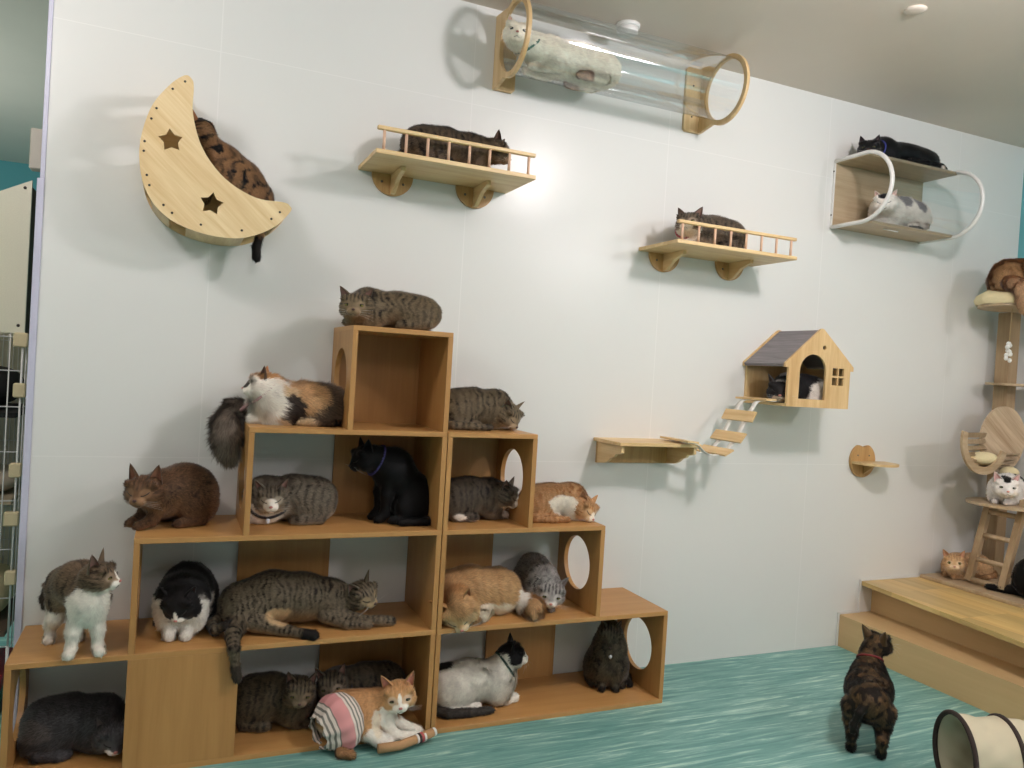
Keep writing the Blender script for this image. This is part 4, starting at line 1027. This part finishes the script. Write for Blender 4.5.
# 6 grey tabby with white face in the third tier
cat_at((-.573, .25, Z2), 180, (-.655, .165, .948, -98, -14, 4), tab((112, 102, 88), (42, 37, 32), (190, 178, 160), lam=.024, warp=1.8, paint=[
    ('h', (.05, 0, -.012), (.026, .022, .028), (238, 230, 220)), ('b', (.07, .08, .035), (.05, .05, .04), (236, 228, 216)), ('b', (.12, .05, .03), (.05, .04, .04), (238, 230, 220))]),
    'grey tabby cat with white muzzle dozing in the left half of the third tier', L=.90, Hh=.95, eyes='closed', tail=None, ears=(.2, .2), ear_out=.75, ear_col=(150, 110, 100),
    collar=((.075, .045, .062), (.1, .6, .5), .055, (40, 38, 40)), bell=((225, 230, 240),))
# 7 black cat
def b(o):
    B = sitting(0, 1); B.pr = [p for p in B.pr if not (p[0] == 'c' and p[5] == 'T' and p[2][2] > .25)]
    B.rc((.03, 0, .19), tuple(o+np.array([-.02, 0, -.0])), .066, .044, 'T', .03); return B
cat_at((-.125, .215, Z2), 186, (-.292, .185, 1.108, -172, -22, 0), dict(base=(11, 10, 12)),
       'black cat sitting with a bowed head and a blue collar in the third tier', body=b, s=1.2, eyes='closed', nose='nose_dark', ear_col=(20, 18, 20), collar=((.095, 0, .215), (.8, 0, .35), .052, (72, 66, 130)), ears=(.3, .3))
# 8 dark tabby in the small right box
cat_at((.208, .235, Z2), 0, (.345, .165, .955, -38, -26, 0), tab((88, 78, 66), (32, 28, 26), (150, 136, 120), lam=.022, warp=1.8, paint=[
    ('h', (.052, 0, -.010), (.022, .018, .026), (236, 228, 218)), ('h', (.03, 0, -.036), (.04, .03, .014), (236, 228, 218)), ('b', (.125, -.02, .05), (.045, .05, .05), (232, 224, 214)), ('b', (-.07, -.07, .02), (.03, .03, .014), (226, 218, 206))]),
    'dark tabby cat with white chest looking down in the small box with the round hole', L=.80, Hh=.92, eyes='closed', tail=None, ears=(.1, .1), ear_out=.85, ear_tall=1.05, collar=((.10, 0, .09), (.7, -.2, .4), .052, (168, 176, 178)))
# 9 orange and white on the third tier right
cat_at((.598, .20, Z2), -6, (.725, .125, .895, -72, -30, -16), tab((190, 148, 104), (158, 108, 64), (222, 190, 150), lam=.018, warp=2.6, paint=[
    ('h', (.050, 0, -.014), (.022, .014, .03), (240, 230, 214)), ('b', (.02, -.075, .055), (.055, .035, .045), (240, 232, 216)), ('b', (.10, -.06, .02), (.05, .04, .02), (240, 232, 216))]),
    'orange and white cat asleep beside the small right box on the third tier', L=.78, Hh=.80, eyes='closed', tail='right', ears=(.5, .3), ear_out=.8, ear_col=(206, 150, 120))
# 10 tabby on top of small right box
cat_at((.196, .23, Z3), 0, (.335, .165, 1.308, -62, -40, -6), tab((120, 106, 84), (46, 40, 32), (164, 146, 118), lam=.024, warp=1.8),
       'brown tabby cat curled asleep on top of the small right box beside the highest box', L=.86, Hh=.90, eyes='closed', tail='right', ears=(.1, .1), ear_out=.75, nose='nose_dark')
# 11 fluffy orange
def b(o):
    B = Body()
    B.el((-.075, .01, .075), (.090, .085, .080)); B.el((.02, 0, .082), (.10, .085, .082)); B.el((.10, -.01, .07), (.07, .07, .065))
    B.rc((.10, -.02, .08), tuple(o+np.array([-.01, .01, .02])), .06, .048, 'T', .03)
    B.chain([(.06, .06, .05, .03), (.07, .12, .018, .018), (.10, .145, .014, .017)], 'LF', .012)
    B.chain([(-.03, .05, .04, .032), (.01, .11, .018, .02), (.04, .13, .014, .017)], 'LH', .012)
    B.chain([(-.14, .02, .05, .03), (-.178, .06, .036, .032), (-.190, .10, .032, .032), (-.178, .13, .026, .020)], 'Q', .012)
    return B
cat_at((.235, .19, Z1), 180, (.098, .030, .492, -92, -42, 30), tab((196, 158, 112), (170, 124, 78), (228, 204, 168), lam=.030, stripe=.4, ledge=(lambda x, y: y < .160, -.10), paint=[
    ('tag', 'Q', .0, (198, 162, 118)), ('h', (-.02, 0, .0), (.05, .06, .05), (182, 136, 88)), ('tag', 'LF', .03, (242, 234, 220)), ('b', (-.03, .10, .03), (.10, .05, .03), (240, 228, 206)), ('b', (-.15, .06, .06), (.03, .04, .04), (240, 232, 220))]),
    'fluffy orange cat asleep, head drooping over the edge of the right second tier', body=b, hs=1.2, fluff=.020, fur=.01, eyes='closed', ears=(0, 0), ear_tall=1.4, ear_col=(176, 112, 90), ear_out=.6, furlen=lambda P, H, t: np.where(t == 'Q', 1.3, np.where(t == 'H', .25, .9)))
# 12 silver tabby
def b(o):
    B = loaf(neck=tuple(o+np.array([-.02, 0, .0])), L=.74, Hh=1.12, Wd=.82, tail=None, paws=False, nr=(.06, .048))
    for s in (-1, 1): B.chain([(.05, s*.035, .06, .03), (.085, s*.03, .03, .02), (.115, s*.026, .014, .016)], 'LF', .012)
    return B
cat_at((.562, .25, Z1), -98, (.572, .120, .520, -112, -22, -6), tab((150, 146, 142), (66, 62, 62), (214, 208, 200), lam=.018, warp=2.4, paint=[('h', (.054, 0, -.018), (.018, .016, .016), (232, 226, 218))]),
    'silver grey tabby cat crouching head first in the right second tier', body=b, hs=1.08, eyes='squint', eye_col=(110, 110, 60), ears=(.15, .15), ear_out=.8, ear_col=(170, 150, 146))
# 13 big tabby lying on its side
B = Body()
B.chain([(-.235, .0, .092, .088), (-.12, .01, .110, .100), (.0, .01, .104, .092), (.11, .0, .090, .078), (.175, -.02, .090, .056)], 'T', .03)
B.el((-.205, -.05, .075), (.090, .055, .072)); B.el((.10, -.045, .07), (.05, .04, .055))
B.chain([(.11, -.06, .055, .034), (.20, -.10, .030, .022), (.29, -.115, .024, .0175), (.335, -.110, .018, .021)], 'LF', .014)
B.chain([(.08, -.07, .045, .030), (.16, -.115, .020, .020), (.235, -.13, .016, .018)], 'LG', .014)
B.chain([(-.19, -.09, .045, .038), (-.09, -.135, .022, .022), (-.02, -.180, .016, .0165), (.012, -.196, .014, .0205)], 'LH', .014)
B.chain([(-.245, -.08, .05, .040), (-.275, -.160, .028, .026), (-.275, -.224, -.005, .019), (-.266, -.226, -.070, .0145), (-.258, -.230, -.108, .017)], 'LK', .014)
B.chain([(-.31, .0, .05, .022), (-.345, -.05, .038, .018), (-.335, -.11, .034, .018), (-.305, -.125, .05, .017)], 'Q', .008)
make_cat((-.505, .205, Z1), 0, B, ((.225, -.062, .125), -52, -18, 22), tab((112, 100, 82), (36, 31, 26), (176, 152, 118), lam=.021, warp=1.7, axis=((-.2, 0, .1), (.2, 0, .1)), ledge=(lambda x, y: y > -.203, -.4), paint=[
    ('b', (-.11, -.10, .055), (.06, .05, .04), (206, 176, 134)), ('tag', 'LH', .19, (30, 26, 24)), ('tag', 'LK', .22, (60, 52, 44))]),
    'large striped tabby lying on its side with one hind leg hanging over the shelf edge', s=1.0, hs=1.25, eyes='closed', nose='nose_dark', ears=(.1, .1), ear_out=.5)
# 14 grey cat bottom left
cat_at((-1.300, .225, TH), -6, (-1.165, .120, .098, -78, -24, 0), dict(base=(74, 72, 74), kind='tabby', dark=(56, 54, 57), light=(88, 84, 84), stripe=.6, paint=[('h', (.05, -.012, -.022), (.018, .02, .016), (236, 230, 226)), ('b', (-.09, -.06, .09), (.05, .05, .03), (92, 86, 84))]),
    'slate grey cat with a white chin asleep in the lowest left opening', L=.80, Hh=.98, Wd=1.05, eyes='closed', tail=None, whisk=False, fluff=.006, ear_col=(120, 104, 100), ear_tall=1.1, fat=1.08, ears=(.1, .1), ear_out=.5)
# 15, 16 dark tabbies at the bottom
DK = dict(lam=.022, warp=1.8)
cat_at((-.590, .240, TH), -20, (-.508, .140, .180, -98, -16, -4), tab((92, 80, 62), (32, 28, 24), (130, 114, 92), **DK), whisk=False, label=
    'dark tabby cat, left of the two huddled behind the cat in a skirt', L=.80, Hh=1.0, eyes='squint', eye_col=(100, 96, 50), tail=None, nose='nose_dark', ears=(.05, .05), ear_out=.5)
cat_at((-.225, .285, TH), 184, (-.378, .160, .185, -104, -12, 10), tab((88, 78, 64), (30, 26, 24), (150, 134, 116), paint=[('h', (.055, 0, -.022), (.016, .018, .012), (210, 196, 180))], **DK), whisk=False, label=
    'dark tabby cat with a collar tag, right of the two huddled in the lowest tier', L=.92, Hh=.95, Wd=.9, eyes='squint', eye_col=(90, 86, 50), tail=None, ears=(.05, .05), ear_out=.6, collar=((.11, .055, .10), (.2, .6, .5), .052, (44, 46, 56)), bell=((150, 160, 176),))
# 17 ginger with the skirt
B = Body()
B.el((-.095, .03, .078), (.085, .080, .074)); B.chain([(-.075, .03, .105, .076), (.04, .02, .118, .062)], 'T', .03); B.el((.080, -.0, .095), (.052, .052, .072))
B.rc((.085, 0, .13), (.118, -.015, .158), .050, .044, 'T', .03); B.el((.0, -.035, .07), (.055, .04, .06))
B.chain([(.08, -.03, .07, .032), (.105, -.070, .030, .020), (.150, -.085, .022, .017), (.185, -.08, .02, .017)], 'LF', .014)
B.chain([(.10, .0, .07, .030), (.165, -.02, .030, .020), (.215, -.035, .016, .017)], 'LF', .014)
B.chain([(.0, -.05, .045, .034), (.045, -.080, .024, .026), (.075, -.092, .016, .020)], 'LH', .014)
B.chain([(-.10, -.05, .02, .024), (-.105, -.100, .0, .017), (-.07, -.118, -.003, .017)], 'LK', .012)
def skirt(root, Bd, A, s, child, loc2):
    c0 = np.array([-.035, .015, .090]); axv = nrm([-.93, -.30, -.22]); e1 = nrm(np.cross(axv, [0, 1, .2])); e2 = np.cross(axv, e1)
    def f(u, v):
        a = 2*PI*u; r = (.082+.030*math.sin(PI*min(v*1.1, 1))**.8-.05*max(0, v-.5)**1.3)*(1+.028*math.sin(13*a+2*v)*(.3+v)); ll = .160*v+.006*math.sin(7*a)*v
        q = c0+axv*ll+(e1*math.cos(a)+e2*math.sin(a))*r
        q[2] = max(q[2], -.014+.0025*math.sin(9*a)+.002*v)
        return tuple(q)
    m, nt, bs = new_mat('striped_skirt_cloth')
    uvn = node(nt, 'ShaderNodeTexCoord'); sp = node(nt, 'ShaderNodeSeparateXYZ'); nt.links.new(uvn.outputs['Object'], sp.inputs[0])
    dt = node(nt, 'ShaderNodeVectorMath', operation='DOT_PRODUCT'); dt.inputs[1].default_value = tuple(axv); nt.links.new(uvn.outputs['Object'], dt.inputs[0])
    sn = node(nt, 'ShaderNodeMath', operation='MULTIPLY'); sn.inputs[1].default_value = 380.0; nt.links.new(dt.outputs['Value'], sn.inputs[0])
    si = node(nt, 'ShaderNodeMath', operation='SINE'); nt.links.new(sn.outputs[0], si.inputs[0])
    gt = node(nt, 'ShaderNodeMath', operation='GREATER_THAN'); gt.inputs[1].default_value = .25; nt.links.new(si.outputs[0], gt.inputs[0])
    mx = node(nt, 'ShaderNodeMixRGB'); mx.inputs[1].default_value = rgba((226, 214, 204)); mx.inputs[2].default_value = rgba((128, 124, 116)); nt.links.new(gt.outputs[0], mx.inputs[0])
    # pink band halfway down
    mr = node(nt, 'ShaderNodeMath', operation='COMPARE'); mr.inputs[1].default_value = float(c0@axv+.085); mr.inputs[2].default_value = .026; nt.links.new(dt.outputs['Value'], mr.inputs[0])
    m2 = node(nt, 'ShaderNodeMixRGB'); nt.links.new(mr.outputs[0], m2.inputs[0]); nt.links.new(mx.outputs[0], m2.inputs[1]); m2.inputs[2].default_value = rgba((214, 150, 150))
    nt.links.new(m2.outputs[0], bs.inputs['Base Color']); bs.inputs['Roughness'].default_value = .9
    o = child(MB().grid(f, 96, 18, True), 'skirt', m); md = o.modifiers.new('solid', 'SOLIDIFY'); md.thickness = .002
make_cat((-.275, .015, TH), 0, B, ((.128, -.035, .172), -100, -14, 8), tab((204, 158, 110), (180, 128, 80), (240, 226, 206), lam=.018, stripe=.5, axis=((-.1, .03, .1), (.1, 0, .1)), ledge=(lambda x, y: y > -.015, -.0195), paint=[
    ('h', (.050, 0, -.016), (.026, .026, .020), (242, 236, 224)), ('h', (.045, 0, .008), (.02, .007, .026), (242, 236, 224)), ('h', (.01, 0, -.036), (.045, .045, .016), (242, 236, 224)),
    ('b', (.095, -.045, .10), (.045, .05, .07), (242, 236, 224)), ('tag', 'LF', .04, (242, 236, 224)), ('tag', 'LH', .01, (242, 236, 226)), ('b', (.035, -.07, .075), (.018, .04, .06), (238, 226, 206)), ('tag', 'LK', .0, (150, 112, 76))]),
    'orange and white cat in a pink striped skirt on the lowest tier', s=1.0, hs=1.30, eyes='squint', eye_col=(88, 92, 60), ears=(0, 0), ear_out=.55, ear_col=(222, 160, 146), ear_tall=1.05, extra=skirt)
t = empty('cat_kicker_toy', (-.10, -.10, .0), 'tan roll-shaped cat toy with white ends and a patterned band under the orange cat', 'cat toy')
MB().tube([(-.245, -.112, .030), (-.16, -.112, .031), (-.06, -.078, .036), (-.012, -.062, .040)], .0175, 14).build('roll', plain('tan_cloth', (186, 146, 104), .85, bump=.6, bscale=120), t)
MB().tube([(-.012, -.062, .040), (-.001, -.058, .041)], .0165, 14).build('end_cap', M['webbing'], t)
for k, c in enumerate(((230, 226, 220), (70, 60, 58), (196, 96, 100), (232, 228, 222))):
    f = -.090+.011*k; MB().tube([(f, -.088+.0037*k*1.0, .0345), (f+.009, -.085+.0037*k, .0350)], .0192, 14).build('band', plain('toy_band', c, .8), t)
# 18 white cat with black head
cat_at((.255, .190, TH), 0, (.432, .175, .228, -10, -6, 0), dict(base=(236, 230, 218), paint=[
    ('h', (-.005, 0, .022), (.055, .055, .034), (26, 24, 26)), ('h', (.0, -.03, .0), (.03, .03, .024), (30, 28, 30)), ('h', (.055, 0, .0), (.02, .02, .04), (240, 234, 222)), ('b', (-.13, .02, .155), (.06, .05, .022), (40, 36, 36)), ('tag', 'Q', .02, (58, 54, 50))]),
    'white cat with a black head patch and green collar in the lowest right box', L=1.0, Hh=.98, Wd=1.0, eyes='closed', tail='right', fluff=.005, ears=(0, 0), earcoat=((28, 26, 28), (24, 22, 24)), ear_col=(70, 54, 54), ear_out=.3, ear_tall=1.05,
    collar=((.118, 0, .135), (.75, 0, .5), .055, (22, 56, 46)))
# 19 dark tabby at the far right of the lowest tier
def b(o):
    B = sitting(0, 1); B.pr = [p for p in B.pr if not (p[0] == 'c' and p[5] == 'T' and p[2][2] > .25)]
    B.rc((.035, 0, .17), tuple(o+np.array([-.01, 0, -.02])), .070, .050, 'T', .03); B.el((.01, 0, .09), (.09, .092, .085)); return B
cat_at((.955, .225, TH), -112, (.925, .160, .302, -118, -48, 0), tab((76, 68, 54), (26, 23, 20), (104, 92, 76), **DK), whisk=False, label=
    'dark tabby cat sitting beside the round hole in the lowest right box', body=b, s=1.12, eyes='closed', nose='nose_dark', ears=(.3, .3), collar=((.065, 0, .205), (.6, 0, .6), .05, (40, 36, 40)), bell=((214, 216, 222),))
# 20 tortoiseshell in the moon
B = Body()
B.chain([(.09, 0, .115, .080), (.035, 0, .170, .086), (-.035, 0, .235, .074), (-.080, 0, .282, .048), (-.100, 0, .318, .040)], 'T', .03)
B.el((.085, -.05, .09), (.07, .035, .06)); B.chain([(-.06, -.045, .18, .03), (-.09, -.05, .10, .02), (-.13, -.03, .07, .017)], 'LF', .014)
B.chain([(.145, 0, .055, .022), (.128, -.01, .0, .016), (.110, -.015, -.075, .0155), (.112, -.02, -.115, .017)], 'Q', .01)
B.chain([(-.06, .045, .18, .03), (-.09, .05, .10, .02), (-.13, .03, .07, .017)], 'LF', .014)
make_cat((-.865, .288, 2.005), 0, B, ((-.118, .0, .345), 140, -22, 14), dict(kind='tabby', base=(132, 98, 66), dark=(34, 28, 24), light=(170, 140, 104), lam=.050, warp=3.2, stripe=1.0, clamp=False, axis=((-.09, 0, .25), (.09, 0, .1)), paint=[('tag', 'Q', .10, (24, 20, 18)), ('h', (-.02, 0, .02), (.02, .05, .04), (44, 34, 28))]),
    'brown and black tortoiseshell cat inside the crescent moon bed, tail hanging below', s=1.0, hs=1.15, eyes='closed', ears=(0, .1), ear_col=(200, 150, 120), earcoat=((150, 100, 64), (150, 100, 64)), ear_out=.6)
# 21, 22 on the railed shelves
cat_at((.0, .245, 2.349), 0, (.205, .170, 2.450, -34, -26, 0), tab((96, 82, 66), (36, 30, 26), (140, 118, 94), **DK),
    'dark brown tabby cat facing right behind the rail of the left railed shelf', L=.95, Hh=.90, eyes='closed', tail='left', nose='nose_dark', ears=(0, 0), ear_out=.75, ear_col=(110, 84, 72))
cat_at((1.415, .245, 2.169), 180, (1.228, .170, 2.274, -140, -8, 0), tab((98, 86, 72), (38, 33, 29), (170, 152, 132), paint=[
    ('h', (.045, 0, -.018), (.026, .030, .020), (236, 228, 216)), ('h', (.01, 0, -.036), (.05, .045, .016), (236, 228, 216)), ('b', (.14, .02, .06), (.05, .07, .06), (234, 226, 214))], **DK),
    'tabby cat with a white chin and red collar on the right railed shelf', L=.95, Hh=.88, eyes='squint', eye_col=(130, 130, 80), tail='right', ears=(0, 0), ear_out=.6, collar=((.13, .01, .075), (.8, .2, .5), .055, (150, 36, 56)))
# 23 white cat in the tube
cat_at((.560, .200, 2.826), 180, (.262, .160, 2.962, -112, -8, -6), dict(base=(240, 234, 216), clamp=True, paint=[('tag', 'L', .055, (214, 186, 168))]),
    'cream white cat with a green collar lying inside the clear tube', L=1.18, Hh=.95, Wd=.82, eyes='squint', eye_col=(70, 84, 90), tail=None, fluff=.008, ears=(0, 0), ear_out=.35, ear_col=(226, 170, 160), ear_tall=1.05, s=1.15, collar=((.215, .02, .085), (.6, .3, .5), .055, (20, 96, 78)))
# 24 black on the bubble shelf, 25 spotted inside
cat_at((2.765, .300, 2.8125), 180, (2.465, .255, 2.862, -140, -10, 0), dict(base=(13, 13, 16), paint=[('b', (-.20, .08, .01), (.04, .04, .016), (214, 208, 198))]),
    'black cat with a blue collar stretched along the top of the bubble shelf', L=1.40, Hh=.74, eyes='squint', eye_col=(90, 90, 60), tail='left', gloss=True, ears=(0, 0), ear_col=(60, 48, 50), s=1.15, collar=((.20, .03, .055), (.8, .3, .1), .040, (44, 52, 130)), nose='nose_dark')
cat_at((2.745, .268, 2.4495), 180, (2.560, .205, 2.565, -146, -14, 0), dict(base=(238, 232, 224), paint=[
    ('b', (.03, .04, .13), (.035, .05, .04), (118, 116, 122)), ('b', (-.06, .04, .12), (.04, .05, .04), (122, 120, 126)), ('h', (-.005, 0, .034), (.04, .035, .022), (36, 34, 38)), ('b', (-.03, .08, .0), (.05, .04, .012), (60, 56, 58))]),
    'white cat with grey spots lying on the lower level of the bubble shelf', L=1.0, Hh=.95, s=1.15, eyes='closed', tail=None, fluff=.012, ears=(.1, .1), ear_col=(226, 186, 176), earcoat=((236, 220, 208), (236, 220, 208)), ear_out=.6)
# 26 in the cat house
cat_at((2.050, .225, 1.4225), 180, (1.866, .170, 1.488, -132, -14, 0), dict(base=(26, 24, 26), paint=[
    ('b', (-.085, .08, .03), (.085, .09, .10), (238, 232, 222)), ('b', (.075, 0, .125), (.035, .06, .02), (206, 202, 200)), ('h', (.045, 0, -.026), (.03, .03, .018), (206, 180, 160)), ('b', (.15, -.04, .05), (.03, .04, .04), (236, 228, 220)), ('h', (.0, 0, .042), (.012, .03, .012), (190, 186, 184))]),
    'black and white cat asleep inside the small pine cat house', L=.80, Hh=.84, hs=1.15, s=1.12, eyes='closed', tail=None, ears=(.6, .6), ear_out=.7, ear_col=(70, 56, 54))
# 27-31 around the cat tree
def b(o):
    B = loaf(neck=tuple(o+np.array([-.02, 0, -.01])), L=.95, Hh=1.08, Wd=1.05, tail=None)
    B.chain([(-.155, -.05, .05, .028), (-.172, -.085, .040, .030), (-.186, -.138, .010, .032), (-.190, -.158, -.050, .032), (-.188, -.160, -.085, .020)], 'Q', .012); return B
cat_at((3.62, .120, 2.140), 0, (3.82, .12, 2.27, 10, -10, 0), tab((176, 136, 94), (146, 102, 62), (210, 176, 138), lam=.020, warp=2, stripe=.4, ledge=(lambda x, y: ((x*1.2-.01)/.262)**2+(y*1.2/.212)**2 < 1, -.3), paint=[('tag', 'Q', .0, (196, 158, 122)), ('b', (-.04, -.10, .02), (.03, .04, .02), (240, 230, 214))]),
    'fluffy orange cat curled on the top pad of the cat tree, tail hanging down', body=b, s=1.2, fluff=.012, eyes='closed')
cat_at((3.575, .075, .8965), -158, (3.435, -.010, 1.005, -138, -8, 0), dict(base=(240, 234, 228), paint=[
    ('h', (-.006, .0, .034), (.040, .026, .024), (24, 22, 24)), ('b', (-.06, 0, .12), (.07, .07, .05), (26, 24, 26))]),
    'white cat with a black cap on the lower platform above the ladder', L=.84, Hh=.92, Wd=.92, s=1.15, hs=1.14, eyes='squint', eye_col=(90, 96, 60), tail=None, ears=(0, 0), ear_out=.55, ear_col=(226, 176, 170), earcoat=((238, 226, 220), (238, 226, 220)))
cat_at((3.555, .285, .3985), 184, (3.345, .215, .512, -140, -6, 4), tab((204, 166, 122), (172, 126, 84), (232, 210, 178), lam=.020, warp=1.5, stripe=.7),
    'ginger kitten-faced tabby lying on the deck behind the ladder of the cat tree', L=.92, Hh=.72, Wd=.9, s=1.15, eyes='open', eye_col=(140, 130, 70), tail='left', ears=(0, 0), ear_out=.6, ear_col=(212, 160, 130))
def b(o):
    B = loaf(neck=tuple(o+np.array([-.02, 0, -.01])), L=.95, Hh=1.25, tail=None)
    B.chain([(-.10, .05, .03, .03), (-.15, .10, .016, .020), (-.19, .15, .012, .017)], 'Q', .012); return B
cat_at((3.545, -.215, .3985), -20, (3.715, -.28, .60, -30, 0, 0), dict(base=(11, 10, 11)),
    'black cat at the right edge of the photo beside the ladder foot', body=b, s=1.15, eyes='closed')
# 32 on the floor
def b(o):
    B = standing(1.12); B.chain([(-.185, 0, .215, .018), (-.208, .032, .175, .012), (-.208, .048, .125, .0105), (-.205, .050, .100, .009)], 'Q', .01); return B
cat_at((1.800, -.560, 0), 42, (1.975, -.440, .358, 8, 14, 0), dict(kind='tortie', nscale=3.0, base=(86, 68, 48), dark=(38, 31, 25), light=(112, 86, 56), paint=[('tag', 'Q', .02, (34, 28, 24)), ('tag', 'LH', .16, (26, 21, 18)), ('tag', 'LF', .12, (28, 22, 19))]),
    'dark brown tortoiseshell cat standing on the teal floor with its back to the camera', body=b, s=1.11, eyes='closed', ears=(0, 0), ear_col=(90, 66, 54), ear_tall=1.15, hs=1.08, ear_out=.45, collar=((.165, 0, .262), (.55, 0, .8), .05, (120, 34, 34)))
